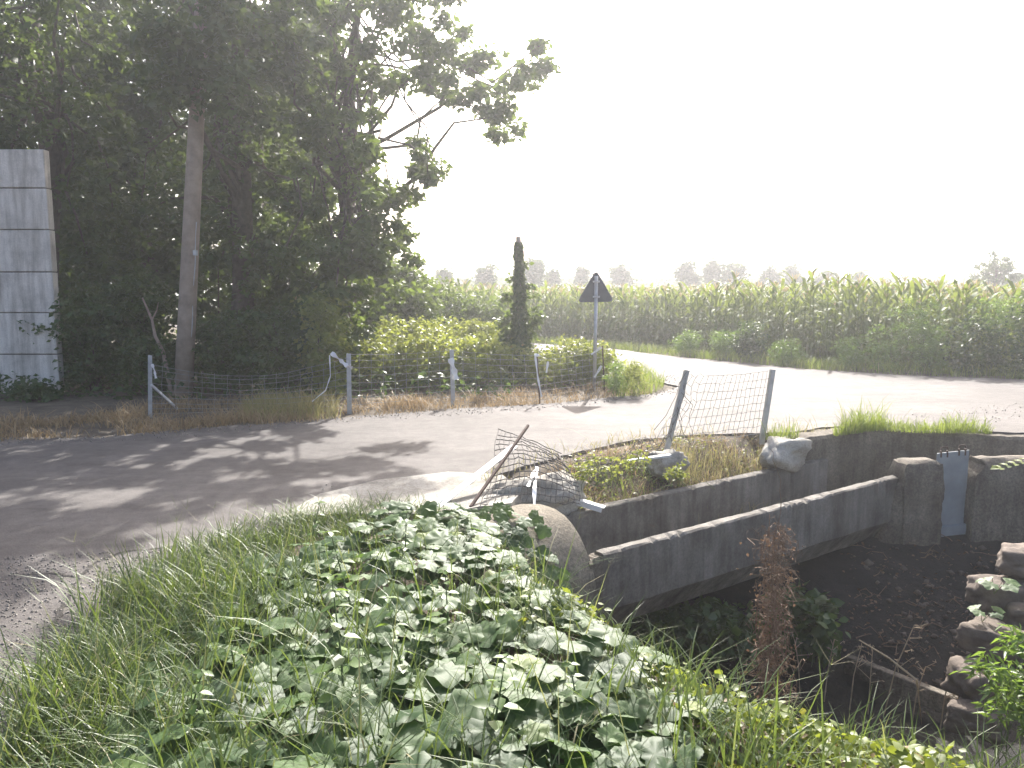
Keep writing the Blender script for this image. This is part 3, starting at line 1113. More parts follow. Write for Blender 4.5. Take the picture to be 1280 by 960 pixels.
q = rng.random((9000, 2)) * np.array([11.5, 8.0]) + np.array([-11.5, 12.4])
q = q[~inpoly(q[:, 0], q[:, 1], ROAD)]
iv = np.column_stack([q, ground_z(q[:, 0], q[:, 1]) + rng.random(len(q)) ** 1.5 * np.clip(.30 + .25 * vnoise(q[:, 0], q[:, 1], 1.9, 3), .05, .6)])
tag(arrays_obj('ivy_ground_cover', scatter(LEAF2, iv, rand_leaf_frames(len(iv), .9, .2), rng.uniform(.08, .15, len(iv))), M['shrub_leaf']), 'dark ivy carpet on the ground under the trees', 'ivy', kind='stuff')

# pale dead branch rising from the undergrowth
mb = MB()
d0, d1, d2 = at(204, 440, 12.9), at(190, 400, 12.9), at(178, 372, 12.9)
mb.tube([np.array([d0[0] + .1, 12.9, 0]), d0, at(194, 420, 12.9), d1, d2], [.035, .03, .026, .02, .012], 6)
mb.tube([d1, at(196, 388, 12.9), at(198, 378, 12.8)], [.014, .01, .006], 5)
tag(mb.build('dead_branch', M['wood'], loc=(d0[0] + .1, 12.9, 0)), 'bare pale branch rising from the shrubs left of the pole', 'branch')

BG = 'bramble bushes behind the fence'
for px, py, Yd, rx, ry, rd, lab, nn in [
    (470, 455, 14.3, 55, 42, .8, 'leafy bramble bush just right of the second fence post', 150),
    (545, 458, 14.3, 60, 42, .9, 'bramble bush behind the middle fence post', 160),
    (520, 425, 16.2, 60, 26, .9, 'bramble hummock on top of the row beside the dark bushes', 130),
    (605, 462, 14.5, 52, 42, .9, 'bramble bush left of the ivy covered post', 150),
    (595, 422, 16.8, 50, 20, .9, 'flat bramble hummock far behind the ivy covered post', 100),
    (700, 462, 14.5, 48, 38, .8, 'bramble bush right of the ivy covered post', 130),
    (745, 462, 14.3, 36, 32, .6, 'bramble bush under the triangular sign', 90)]:
    b0 = np.array([at(px, py, Yd)[0], Yd, 0])
    shrub('bramble_bush', lab, b0, [ell(px, py, Yd, rx, ry, rd)], nn, 40, .20, .075, M['bramble_leaf'], BG, stems=14, sr=.006, stem_mat=M['dead'], cat='bramble')
HG = 'hazy bushes left of the maize'
for px, py, Yd, rx, ry, rd, lab, nn in [
    (505, 375, 19.0, 45, 48, 1.0, 'hazy bush below the tip of the overhanging tree', 140),
    (455, 400, 18.0, 50, 50, 1.0, 'dark bush behind the brambles left of the maize', 140),
    (548, 385, 22.0, 34, 32, 1.0, 'hazy round bush at the left end of the maize', 100),
    (470, 345, 18.5, 36, 36, .9, 'upper leafy bush joining the sunlit tree on its right', 100),
    (600, 392, 22.0, 45, 22, .8, 'dark low bush in front of the maize left of the ivied post', 90)]:
    b0 = np.array([at(px, py, Yd)[0], Yd, 0])
    shrub('hedge_bush', lab, b0, [ell(px, py, Yd, rx, ry, rd), ell(px, py + ry * .9, Yd, rx * .9, ry, rd)], nn, 44, .36, .12, M['tree_leaf2'], HG, stems=12)

# ivy-covered post
iY = 15.2
ib = np.array([at(651, 440, iY)[0], iY, 0])
itop = at(648, 296, iY)
ivy = empty('ivy_covered_post', ib, 'slender old post smothered in ivy standing among the brambles', 'post')
MB().tube([ib, ib * .5 + itop * .5 + (.01, 0, 0), itop], [.085, .07, .05], 10).build('post', M['wood'], ivy, smooth=True)
tp_ = at(652, 316, iY)
MB().box(tp_ - (.03, .03, .03), tp_ + (.045, .03, .03)).build('insulator', M['rust'], ivy)
N = 5200
t = rng.random(N) ** 1.1
prof = np.interp(t, [0, .12, .28, .45, .62, .72, .85, .96, 1], [.44, .30, .15, .12, .10, .075, .058, .05, .03])
a = rng.random(N) * 2 * np.pi
rr = prof * (.6 + .6 * rng.random(N)) * (1 + .35 * np.sin(t * 31 + 2 * a) * np.sin(t * 57))
P = ib + (itop - ib) * t[:, None] * .97 + np.stack([np.cos(a) * rr, np.sin(a) * rr, np.zeros(N)], 1)
d = np.stack([np.cos(a) * .6, np.sin(a) * .6, -np.ones(N)], 1) + rng.normal(size=(N, 3)) * .4
n_ = np.stack([np.cos(a), np.sin(a), np.full(N, .5)], 1) + rng.normal(size=(N, 3)) * .35
v1 = scatter(LEAF2, P, frames(d, unit(n_)), .05 + .045 * rng.random(N))
C_, v2 = clump_leaves([ell(634, 405, iY, 12, 18, .2), ell(668, 402, iY, 13, 22, .2), ell(640, 372, iY, 11, 10, .12), ell(662, 366, iY, 8, 12, .12), ell(632, 430, iY, 13, 14, .2), ell(640, 345, iY, 5, 9, .08), ell(658, 335, iY, 4, 8, .08)], 70, 14, .10, .10)
arrays_obj('ivy', join([v1, v2]), M['tree_leaf2'], ivy)

# ------------------------------------------------------------------ triangular road sign, seen from behind
sY = 13.5
sk = sY / FPX
s_ap, s_bl, s_br = at(745, 338, sY), at(722, 377.5, sY), at(767, 376.5, sY)
sb = np.array([at(743, 437, sY)[0], sY - .06, 0])
sign = empty('road_sign', sb, 'triangular road sign seen from its dark back beside the brambles', 'road sign')


def round_tri(pts, r, n=5):
    out_ = []
    for i in range(3):
        p, a_, b_ = pts[i], pts[i - 1], pts[(i + 1) % 3]
        da, db = unit(a_ - p), unit(b_ - p)
        q0, q1 = p + da * r * 1.7, p + db * r * 1.7
        for k in range(n + 1):
            w = k / n
            out_.append((1 - w) ** 2 * q0 + 2 * w * (1 - w) * p + w * w * q1)
    return out_


tri = round_tri([s_ap, s_bl, s_br], .045)
k = len(tri)
fr_ = [p + np.array([0, -.012, 0]) for p in tri]
bk_ = [p + np.array([0, .012, 0]) for p in tri]
MB().add(np.array(fr_ + bk_), [tuple(range(k)), tuple(range(2 * k - 1, k - 1, -1))] + [(i, k + i, k + (i + 1) % k, (i + 1) % k) for i in range(k)]).build('plate', M['sign_back'], sign)
cen = (s_ap + s_bl + s_br) / 3
rim = MB()
rim.tube(np.array([p + np.array([0, -.012, 0]) for p in tri + [tri[0]]]), .008, 5, cap=False)
rim.build('rim', M['sign_back'], sign)
MB().tube([sb, np.array([at(745, 345, sY)[0], sY - .055, at(745, 345, sY)[2]])], .03, 12).build('pole', M['zinc'], sign, smooth=True)
for yy in (352, 371):
    q = at(745, yy, sY)
    MB().box(q + (-.055, -.10, -.016), q + (.055, -.0125, .016)).build('clamp', M['zinc'], sign, bevel=.006)


# ------------------------------------------------------------------ fences
def wire_mesh(mb, bl, br, tl, tr, nh, nv, r, bow=0.0, jit=0.0, hz=None, seg=10, crumple=None):
    """woven mesh between four corners"""
    def P(u, v):
        p = (bl * (1 - u) + br * u) * (1 - v) + (tl * (1 - u) + tr * u) * v
        p = p + np.array([0, -bow * math.sin(math.pi * u), 0])
        if crumple:
            p = p + crumple(u, v)
        return p
    for i in range(nh):
        v = (i / (nh - 1)) if hz is None else hz[i]
        mb.tube([P(u, v) + rng.normal(size=3) * jit for u in np.linspace(0, 1, seg)], r, 4, cap=False)
    for j in range(nv):
        u = j / (nv - 1)
        mb.tube([P(u, v) + rng.normal(size=3) * jit for v in np.linspace(0, 1, max(4, nh))], r * .85, 4, cap=False)


def angle_post(mb, p, q, w=.05, t=.006):
    """L-section steel post"""
    p, q = np.asarray(p, float), np.asarray(q, float)
    mb.bar(p + (w / 2, 0, 0), q + (w / 2, 0, 0), (1, 0, 0), w, t)
    mb.bar(p + (t / 2, w / 2 + t / 2, 0), q + (t / 2, w / 2 + t / 2, 0), (0, 1, 0), w, t)


fp = [((185, 521), (185, 444)), ((434, 517), (433, 442)), ((564, 506), (562, 437)), ((675, 504), (671, 443)), ((756, 492), (753, 432))]
fpos = []
for (bx_, by_), (tx_, ty_) in fp:
    b0 = gp(bx_, by_)
    fpos.append((b0, at(tx_, ty_, b0[1])))
fence = empty('wire_fence', fpos[1][0], 'low wire mesh fence on grey steel posts along the far road edge', 'fence')
for i, (b0, t0) in enumerate(fpos):
    mb = MB()
    if i < 3:
        angle_post(mb, b0 - (0, 0, .05), t0, .062 if i else .055)
    else:
        mb.tube([b0 - (0, 0, .05), t0], .012, 6)
    mb.build('post', M['zinc'] if i < 3 else M['rust'], fence)
HZ = [0.04, .14, .25, .37, .50, .63, .76, .88, .98]
for i in range(4):
    (b0, t0), (b1, t1) = fpos[i], fpos[i + 1]
    o_ = np.array([0, .03, 0])
    mb = MB()
    L = np.linalg.norm(b1 - b0)
    if i == 0:   # collapsed bay: the mesh has sunk towards the left post
        t0_ = t0 + np.array([0, 0, -.10])
        wire_mesh(mb, b0 + o_, b1 + o_, t0_, t1 + np.array([0, 0, -.05]), 9, int(L / .15), .0026, jit=.006, hz=HZ,
                  crumple=lambda u, v: np.array([0, .12 * math.sin(3.1 * u), -.22 * v * math.sin(math.pi * u)]))
    else:
        wire_mesh(mb, b0 + o_, b1 + o_, t0 + o_, t1 + o_, 9, int(L / .15), .0028 if i < 3 else .002, jit=.004, hz=HZ,
                  crumple=lambda u, v: np.array([0, 0, -.02 * v * math.sin(math.pi * u)]))
    mb.build('wire_mesh', M['wire'], fence)


def ribbon(pts, w, label, wdir=(1, 0, 0)):
    pts = [np.asarray(p, float) for p in pts]
    D = []
    for a_, b_ in zip(pts[:-1], pts[1:]):
        for j in range(5):
            D.append(a_ + (b_ - a_) * j / 5)
    D.append(pts[-1])
    D = np.array(D)
    n = len(D)
    mb = MB()
    T = unit(np.gradient(D, axis=0))
    vs_ = []
    for i in range(n):
        wd = np.array(wdir, float) + .5 * np.array([math.sin(i * .9), math.cos(i * .7), .2 * math.sin(i)])
        wd -= T[i] * np.dot(wd, T[i])
        wd = wd / np.linalg.norm(wd) * w / 2 * (.75 + .25 * math.sin(i * 1.3))
        nn = np.cross(wd, T[i])
        nn = nn / np.linalg.norm(nn) * .001
        vs_ += [D[i] - wd - nn, D[i] + wd - nn, D[i] + wd + nn, D[i] - wd + nn]
    f_ = [(0, 3, 2, 1), tuple(4 * (n - 1) + q for q in range(4))]
    for i in range(n - 1):
        for q in range(4):
            q2 = (q + 1) % 4
            f_.append((4 * i + q, 4 * i + q2, 4 * i + 4 + q2, 4 * i + 4 + q))
    mb.add(np.array(vs_), f_)
    o = mb.build('tape_strip', M['tape'], loc=pts[0])
    return tag(o, label, 'tape', 'torn white tape strips on the fences')


fY = [b0[1] - .04 for b0, t0 in fpos]
ribbon([at(563, 448, fY[2]), at(567, 460, fY[2]), at(571, 474, fY[2])], .10, 'white tape strip fluttering from the middle fence post')
ribbon([at(669, 444, fY[3]), at(672, 470, fY[3]), at(677, 496, fY[3])], .035, 'long narrow white tape hanging down the thin fourth post')
ribbon([at(668, 443, fY[3]), at(678, 446, fY[3])], .05, 'short white tape sticking out atop the thin fourth post')
ribbon([at(685, 452, fY[3]), at(683, 466, fY[3])], .04, 'small white tape caught on the mesh right of the fourth post')
ribbon([at(752, 434, fY[4]), at(739, 443, fY[4])], .05, 'upper white tape strip at the last fence post')
ribbon([at(752, 457, fY[4]), at(743, 472, fY[4])], .05, 'lower white tape strip at the last fence post')
ribbon([at(414, 441, fY[1]), at(424, 449, fY[1]), at(432, 456, fY[1]), at(440, 460, fY[1])], .07, 'crumpled white tape tied across the second fence post')
ribbon([at(190, 455, fY[0]), at(193, 463, fY[0]), at(195, 473, fY[0])], .04, 'white tape scrap tied to the leftmost fence post')
ribbon([at(412, 444, fY[1]), at(413, 470, fY[1]), at(407, 488, fY[1]), at(390, 502, fY[1])], .018, 'thin white cord looping down left of the second post')
# brace on the leftmost post
mb = MB()
mb.bar(at(189, 481, fY[0] + .03), gp(223, 512), (0, 1, 0), .035, .02)
mb.build('brace', M['white_post'], fence)

# standing remnant of the near fence
lb, lt = gp(829, 566, 0.0), None
lb = gp(829, 562, 0.02)
lt = at(856, 463, lb[1] + .02)
rb = gp(950, 547, 0.0)
rt = at(964, 462, rb[1] + .02)
nf = empty('standing_fence', lb, 'leaning pair of fence posts with a panel of wire mesh by the road', 'fence')
for p, q in ((lb - (0, 0, .08), lt), (rb - (0, 0, .08), rt)):
    mb = MB()
    angle_post(mb, p, q, .052, .008)
    mb.build('post', M['zinc'], nf)


def nf_cr(u, v):
    e = max(0, 1 - u / .22)
    return np.array([-.05 * e * math.sin(v * 9) - .10 * e * (1 - v), .05 * e * math.sin(v * 14 + 2), -.02 * math.sin(math.pi * u) * v + .05 * e * math.sin(u * 60)])


mb = MB()
wire_mesh(mb, lb + (.03, -.02, .05), rb + (0, -.02, .05), lt + (.04, -.02, -.05), rt + (0, -.02, -.01), 9, 19, .0026, jit=.004, seg=24, crumple=nf_cr)
mb.build('wire_mesh', M['wire'], nf)
mb = MB()   # loose bunched mesh left of the left post
for i in range(10):
    q0 = lt * (1 - i / 11) + lb * (i / 11)
    pts = [q0 + (.02, -.03, 0)]
    for j in range(5):
        pts.append(pts[-1] + np.array([rng.normal() * .05 - .015, rng.normal() * .03, -.11 + rng.normal() * .03]))
    pts = [np.array([p[0], p[1], max(p[2], .03)]) for p in pts]
    mb.tube(pts, .0026, 4, cap=False)
mb.build('loose_wire', M['oldwire'], nf)

# fallen mesh sheet near the culvert
m_tl, m_tr = at(627, 537, 7.5), gp(706, 565, 0.22)
m_bl, m_br = gp(600, 632, 0.04), gp(724, 628, -.08)
fm = MB()


def fm_cr(u, v):
    return np.array([0.03 * math.sin(5 * v), .05 * math.sin(4 * u + 3 * v), .10 * math.sin(math.pi * u) * math.sin(math.pi * v * .9) - .03 * u * v])


wire_mesh(fm, m_bl, m_br, m_tl, m_tr, 13, 17, .0040, jit=.006, seg=14, crumple=fm_cr)
tag(fm.build('fallen_mesh', M['oldwire'], loc=m_bl), 'torn sheet of wire mesh collapsed over the grey concrete hump', 'wire mesh')
mb = MB()
lo2 = gp(706, 600, .06)
mb2 = [gp(735, 575, .10), gp(790, 572, .08), gp(815, 552, .16), gp(722, 600, .02), gp(790, 590, 0), gp(822, 570, .04)]
wire_mesh(mb, mb2[3], mb2[5], mb2[0], mb2[2], 7, 20, .0032, jit=.012, seg=16, crumple=lambda u, v: np.array([0, .03 * math.sin(9 * u), .06 * math.sin(7 * u + 2 * v) * v]))
tag(mb.build('fallen_mesh', M['oldwire'], loc=mb2[3]), 'crumpled wire mesh lying in the weeds left of the leaning post', 'wire mesh')

wp0, wp1 = gp(543, 633, .035), at(640, 557, 7.0)
mb = MB()
angle_post(mb, wp0, wp1, .055, .007)
tag(mb.build('fence_post', M['white_post'], loc=wp0), 'pale steel angle post leaning low to the right over the concrete', 'post')
rp0, rp1 = gp(588, 634, .03), at(660, 532, 7.15)
mb = MB()
mb.tube([rp0, rp1], .014, 8)
tag(mb.build('iron_rod', M['rust'], loc=rp0), 'thin dark rusty rod slanting through the fallen mesh', 'rod')
# white angle lying across the far flume wall
aw0, aw1 = gp(700, 618, -.14), gp(752, 636, -.20)
aw0 = fl(.10, GAP + .42, -.125)
q_far = gp(700, 617, -.12)
q_near = gp(756, 634, -.215)
mb = MB()
mb.bar(q_far, q_near, (.4, 1, 0), .075, .007)
mb.bar(q_far + (-.03, -.03, -.02), q_near + (-.03, -.03, -.02), (0, 0, 1), .045, .007)
tag(mb.build('angle_iron', M['tape'], loc=q_near), 'white angle bar lying across the far flume wall', 'metal bar')
mb = MB()
mb.bar(gp(786, 576, .06), gp(838, 569, .10), (0, 1, 0), .055, .02)
tag(mb.build('metal_rail', M['white_post'], loc=gp(786, 576, .06)), 'short pale rail lying flat at the foot of the leaning post', 'metal bar')
ribbon([at(671, 583, 7.05), gp(668, 610, .10), gp(668, 637, -.02)], .035, 'white tape hanging on the collapsed mesh near the culvert')
ribbon([at(668, 588, 7.05), gp(660, 608, .12)], .035, 'short white tape scrap on the collapsed mesh')


# ------------------------------------------------------------------ grass
def blades(P, h, w, lean, curl=.5, hs=None):
    """P (N,3) -> blades of three segments"""
    N = len(P)
    az = rng.random(N) * 2 * np.pi
    d = np.stack([np.cos(az), np.sin(az), np.zeros(N)], 1)
    s = np.stack([-np.sin(az), np.cos(az), np.zeros(N)], 1)
    tw = rng.normal(size=N)[:, None] * .5
    s = unit(s + d * tw)
    hh = h * (.55 + .75 * rng.random(N)) * (1 if hs is None else hs)
    ln = lean * (.3 + 1.2 * rng.random(N))
    ww = w * (.6 + .7 * rng.random(N))
    upv = np.array([0, 0, 1.0])
    vs_ = []
    for t, wf in ((0, .8), (.4, 1.0), (.75, .7)):
        c = P + upv * (hh * (t - .35 * curl * ln * t * t))[:, None] + d * (hh * ln * (t ** 1.8))[:, None]
        vs_ += [c - s * (ww * wf / 2)[:, None], c + s * (ww * wf / 2)[:, None]]
    t = 1.0
    vs_.append(P + upv * (hh * (t - .45 * curl * ln))[:, None] + d * (hh * ln * 1.08)[:, None])
    v = np.stack(vs_, 1)
    f = np.array([(0, 1, 3), (0, 3, 2), (2, 3, 5), (2, 5, 4), (4, 5, 6)])
    ff = f[None] + (np.arange(N) * 7)[:, None, None]
    return v.reshape(-1, 3), ff.reshape(-1, 3), np.repeat(rng.random(N), 7)


def spot_points(poly, n, dens=None, road_ok=False):
    poly = [np.array(p[:2]) for p in poly]
    lo, hi = np.min(poly, 0), np.max(poly, 0)
    out_ = np.zeros((0, 2))
    while len(out_) < n:
        q = lo + rng.random((n * 2, 2)) * (hi - lo)
        q = q[inpoly(q[:, 0], q[:, 1], poly)]
        if dens is not None:
            q = q[rng.random(len(q)) < dens(q[:, 0], q[:, 1])]
        if not road_ok:
            q = q[~inpoly(q[:, 0], q[:, 1], ROAD)]
        out_ = np.concatenate([out_, q])
    q = out_[:n]
    return np.column_stack([q, ground_z(q[:, 0], q[:, 1]) - .015])


def tuft_density(s, seed):
    return lambda x, y: np.clip(.5 + .9 * vnoise(x, y, s, seed), .04, 1)


# foreground grass
FG = [gp(548, 640), gp(470, 645), gp(380, 652), gp(300, 672), gp(230, 702), gp(150, 755), gp(75, 850), gp(10, 940), (-1.95, 2.2), (-2.2, 1.2), (.8, 1.4), (1.3, 2.1), (1.0, 2.6), (.7, 3.1), (.42, 3.7), (.15, 4.4), (-.05, 5.0), (-.2, 5.4), (-.4, 5.7)]
EDGE = [gp(548, 640), gp(470, 645), gp(380, 652), gp(300, 672), gp(230, 702), gp(150, 755), gp(75, 850), gp(10, 940), (-2.0, 2.0)]


def dedge(x, y):
    d = np.full(np.shape(x), 9.0)
    for a_, b_ in zip(EDGE[:-1], EDGE[1:]):
        d = np.minimum(d, segdist(x, y, a_, b_))
    return d


def far_low(p):
    return np.clip((6.1 - p[:, 1]) / 2.2, .28, 1)


q1 = spot_points(FG, 9500, lambda x, y: np.clip(1.15 - dedge(x, y) * 1.05, .06, 1) * np.clip(.5 + .8 * vnoise(x, y, 5, 2), .06, 1))
g1_ = blades(q1, .25, .0058, .85, hs=far_low(q1))
q1 = spot_points(FG, 2900, lambda x, y: np.clip(1.1 - dedge(x, y) * .85, .20, 1) * np.clip(.35 + 1.0 * vnoise(x, y, 4, 9), .03, 1))
g2_ = blades(q1, .42, .0072, .65, hs=far_low(q1))
# low runners creeping out onto the asphalt
EP = [gp(560, 634), gp(470, 636), gp(370, 640), gp(290, 662), gp(215, 694), gp(130, 750), gp(55, 845), gp(-20, 940), gp(60, 960), gp(120, 850), gp(190, 770), gp(260, 712), gp(330, 680), gp(400, 662), gp(480, 655), gp(560, 650)]
q = spot_points(EP, 1500, tuft_density(6, 3), True)
q[:, 2] = 0.015
g3_ = blades(q, .13, .005, 1.2)
# flowering stalks with finger-like spikes
ST = spot_points(FG, 300, lambda x, y: np.clip(1.1 - dedge(x, y) * .8, .12, 1))
sv, sf_, st_ = [], [], []
seedparts = []
Pq, dq, nq, Sq = [], [], [], []
for p in ST:
    h_ = rng.uniform(.28, .55) * float(np.clip((6.3 - p[1]) / 2.2, .35, 1))
    az = rng.random() * 6.283
    tip = p + np.array([math.cos(az) * h_ * .35, math.sin(az) * h_ * .35, h_])
    Pq.append(p); dq.append(tip - p); Sq.append(np.linalg.norm(tip - p)); nq.append((.3, 1, .2))
    for k in range(rng.integers(3, 6)):
        a2 = rng.random() * 6.283
        dd = np.array([math.cos(a2), math.sin(a2), rng.uniform(.3, 1.1)])
        Pq.append(tip); dq.append(dd); Sq.append(rng.uniform(.07, .13)); nq.append((0, 0, 1))
STK = (np.array([(0, .5, 0), (0, -.5, 0), (.5, -.45, .0), (.5, .45, .0), (1, 0, 0)]) * np.array([1, .012, 1]), np.array([(0, 1, 2), (0, 2, 3), (3, 2, 4)]))
Sq = np.array(Sq)
stalks = scatter(STK, np.array(Pq), frames(np.array(dq), np.array(nq)), Sq, np.clip(.75 + .3 * rng.random(len(Sq)), 0, 1))
# keep stalk width in metres
tag(arrays_obj('grass', join([g1_, g2_, g3_, stalks]), M['grass']), 'tangled green crabgrass along the near road edge', 'grass', kind='stuff')

# far side: dry grass below the fence
DG = [gp(-40, 532), gp(100, 520), gp(185, 508), gp(300, 500), gp(434, 505), gp(564, 496), gp(675, 493), gp(760, 482), gp(800, 480), gp(815, 494), gp(690, 507), gp(560, 515), gp(440, 526), gp(330, 535), gp(200, 545), gp(-40, 556)]
qd = spot_points(DG, 9500, tuft_density(3.1, 5), True)
gA = blades(qd, .18, .009, 1.0, hs=np.clip(.7 + .5 * vnoise(qd[:, 0], qd[:, 1], 4.1, 2) + .3 * rng.normal(size=len(qd)), .2, 1.7))
tag(arrays_obj('dry_grass', gA, M['dry_grass']), 'strip of dry tan grass below the far fence', 'dry grass', kind='stuff')
YG = [gp(290, 528), gp(330, 500), gp(420, 505), gp(425, 524)]
gB = blades(spot_points(YG, 1200, None, True), .28, .010, .7)
WG = [gp(770, 500), gp(757, 470), gp(800, 464), gp(832, 484), gp(812, 495)]
gC = blades(spot_points(WG, 900, None, True), .30, .010, .5)
tag(arrays_obj('straw_grass', join([gB]), M['straw']), 'yellowish taller grass tuft between the first two fence posts', 'grass', kind='stuff')
tag(arrays_obj('corner_grass', gC, M['verge_grass']), 'green grass tuft at the road corner right of the fence end', 'grass', kind='stuff')

def poly_resample_(P, step):
    D = []
    for a_, b_ in zip(P[:-1], P[1:]):
        k_ = max(1, int(round(np.linalg.norm(b_ - a_) / step)))
        D += [a_ + (b_ - a_) * j / k_ for j in range(k_)]
    return np.array(D)


# near bank tufts round the fallen fence
def tuft(name, label, px_poly, n, h, w, lean, mat, z=None):
    p = spot_points([gp(*q) for q in px_poly], n, None, True)
    if z is not None:
        p[:, 2] = z
    hs = np.clip(.55 + .5 * vnoise(p[:, 0], p[:, 1], 6.0, len(label)) + .35 * rng.normal(size=len(p)), .2, 1.6)
    o = arrays_obj(name, blades(p, h, w, lean, hs=hs), mat)
    tag(o, label, 'grass', kind='stuff')


tuft('grass_tuft', 'straw coloured grass growing through the standing mesh panel', [(842, 562), (950, 550), (962, 566), (880, 588), (845, 575)], 1500, .36, .005, .45, M['straw'])
tuft('grass_tuft', 'small green tuft right of the upright fence post', [(955, 548), (990, 543), (1000, 548), (965, 553)], 420, .22, .006, .7, M['verge_grass'], -0.01)
tuft('grass_tuft', 'low row of bright grass on the retaining wall edge', [(1040, 546), (1100, 534), (1235, 540), (1240, 545), (1150, 544), (1095, 541), (1045, 548)], 2000, .17, .007, .6, M['verge_grass'], 0.02)
tuft('grass_tuft', 'taller grass at the left end of the retaining wall', [(1045, 545), (1070, 536), (1110, 534), (1095, 541)], 500, .30, .007, .6, M['verge_grass'], 0.02)
tuft('grass_tuft', 'sparse grass in the weeds between fallen mesh and leaning post', [(715, 592), (760, 572), (815, 566), (815, 590), (740, 610)], 330, .26, .005, .9, M['verge_grass'])

bank_poly = [gp(640, 600), gp(720, 572), gp(790, 555), gp(850, 548), gp(930, 544), gp(985, 545), gp(1030, 560, -.1), far1[:2], far0[:2]]
qb = spot_points(bank_poly, 4200, tuft_density(7, 4), True)
tag(arrays_obj('bank_grass', blades(qb, .10, .006, 1.2, hs=np.clip(.6 + .5 * rng.normal(size=len(qb)), .15, 1.8)), M['dry_grass']), 'short withered grass covering the flume bank', 'dry grass', kind='stuff')
ql = spot_points(bank_poly, 1500, tuft_density(5, 9), True)
ql[:, 2] += rng.random(len(ql)) * .06
tag(arrays_obj('bank_creeper', scatter(LEAF2, ql, rand_leaf_frames(len(ql), 1, .2), rng.uniform(.02, .05, len(ql))), M['bramble_leaf']), 'small creeping leaves on the flume bank', 'creeper', kind='stuff')
redge = [gp(*p)[:2] for p in [(600, 606), (630, 592), (672, 578), (720, 566), (780, 553), (850, 545), (930, 541), (985, 541), (1035, 541)]]
qe = poly_resample_(redge, .0055)
qe = qe + rng.normal(size=qe.shape) * .06
qe = qe[rng.random(len(qe)) < np.clip(.45 + .7 * vnoise(qe[:, 0], qe[:, 1], 4, 2), .08, 1)]
qe = np.column_stack([qe, np.full(len(qe), -.01)])
tag(arrays_obj('edge_grass', blades(qe, .16, .0055, .9, hs=np.clip(.7 + .5 * rng.normal(size=len(qe)), .2, 2.0)), M['straw']), 'ragged grass fringe where the road meets the flume bank', 'grass', kind='stuff')

BW = 'weeds on the flume bank'
for px, py, rx, ry, lab in [(760, 582, 34, 22, 'leafy green weed in the middle of the flume bank'), (725, 588, 20, 14, 'small yellowish weed beside the collapsed mesh'), (792, 575, 22, 14, 'low weed left of the pale rail'), (848, 588, 24, 12, 'small weed at the foot of the white concrete block')]:
    b0 = gp(px, py + ry, -.02)
    shrub('bank_weed', lab, b0, [ell(px, py, b0[1], rx, ry, .12)], 16, 12, .06, .035, M['bramble_leaf'], BW, cat='weed', stems=10, sr=.003, stem_mat=M['stem'])
# tangle of dead twigs on the bank
mb = MB()
P = spot_points([gp(700, 620, -.1), gp(790, 585), gp(900, 585), gp(950, 585, -.1), gp(800, 625, -.2), gp(720, 640, -.2)], 150, None, True)
for p in P:
    a_ = rng.random() * 6.28
    q = p + np.array([math.cos(a_) * .22, math.sin(a_) * .22, rng.uniform(.0, .14)])
    limb(mb, p, q, .0035, .0015, .3, 5, .25, 4)
tag(mb.build('dead_twigs', M['dead']), 'tangle of dead twigs and bindweed on the flume bank', 'twigs', kind='stuff')


# ------------------------------------------------------------------ broad-leaved vine in the foreground
def vine_template(seed, lobes=5):
    r_ = np.random.default_rng(seed)
    n = 20
    a = np.linspace(-np.pi * .86, np.pi * .86, n)
    rad = .50 * (1 + .13 * np.cos(lobes * a) + .10 * np.cos(a)) * (1 + r_.normal(size=n) * .035)
    x = .42 + rad * np.cos(a) * 1.05
    y = rad * np.sin(a) * 1.02
    x[0] = x[-1] = .10
    y[0], y[-1] = -.10, .10
    rr_ = np.hypot(x - .42, y)
    zo = -.13 * rr_ ** 1.6 + .035 * np.sin(a * lobes + r_.random() * 6) + r_.normal(size=n) * .018
    outer = np.stack([x, y, zo], 1)
    inner = outer * np.array([.55, .55, 0]) + np.array([.42 * .45, 0, 0])
    inner[:, 2] = .02 * np.cos(a * lobes) - .03 + .03 * np.abs(np.sin(a))
    c = np.array([[.0, 0, -.02], [.38, 0, -.035]])
    v = np.concatenate([outer, inner, c])
    f = []
    for i in range(n - 1):
        f.append((i, i + 1, n + i + 1))
        f.append((i, n + i + 1, n + i))
        f.append((n + i, n + i + 1, 2 * n + 1))
    f += [(0, n, 2 * n), (2 * n, n, 2 * n + 1), (2 * n - 1, n - 1, 2 * n), (2 * n - 1, 2 * n, 2 * n + 1)]
    return v, np.array(f)


VT = [vine_template(s) for s in (1, 2, 3, 4)]
VP = [gp(575, 642), gp(470, 655), gp(420, 690), gp(330, 730), gp(250, 800), gp(180, 870), gp(150, 960), (-1.15, 2.1), (.66, 2.0), (.82, 2.5), (.70, 2.95), (.50, 3.4), (.24, 4.0), (.05, 4.55), (-.1, 5.05), (-.22, 5.4), (-.35, 5.7)]
VP2 = [np.array(p[:2]) for p in VP]
NL = 1050
pts = spot_points(VP, NL, lambda x, y: np.clip(dedge(x, y) * 1.8 + .08, .05, 1) * np.clip(.75 + .5 * vnoise(x, y, 3.4, 6), .15, 1), True)
hh = rng.random(NL) ** .8 * .13 + .03
pts[:, 2] += hh + .02
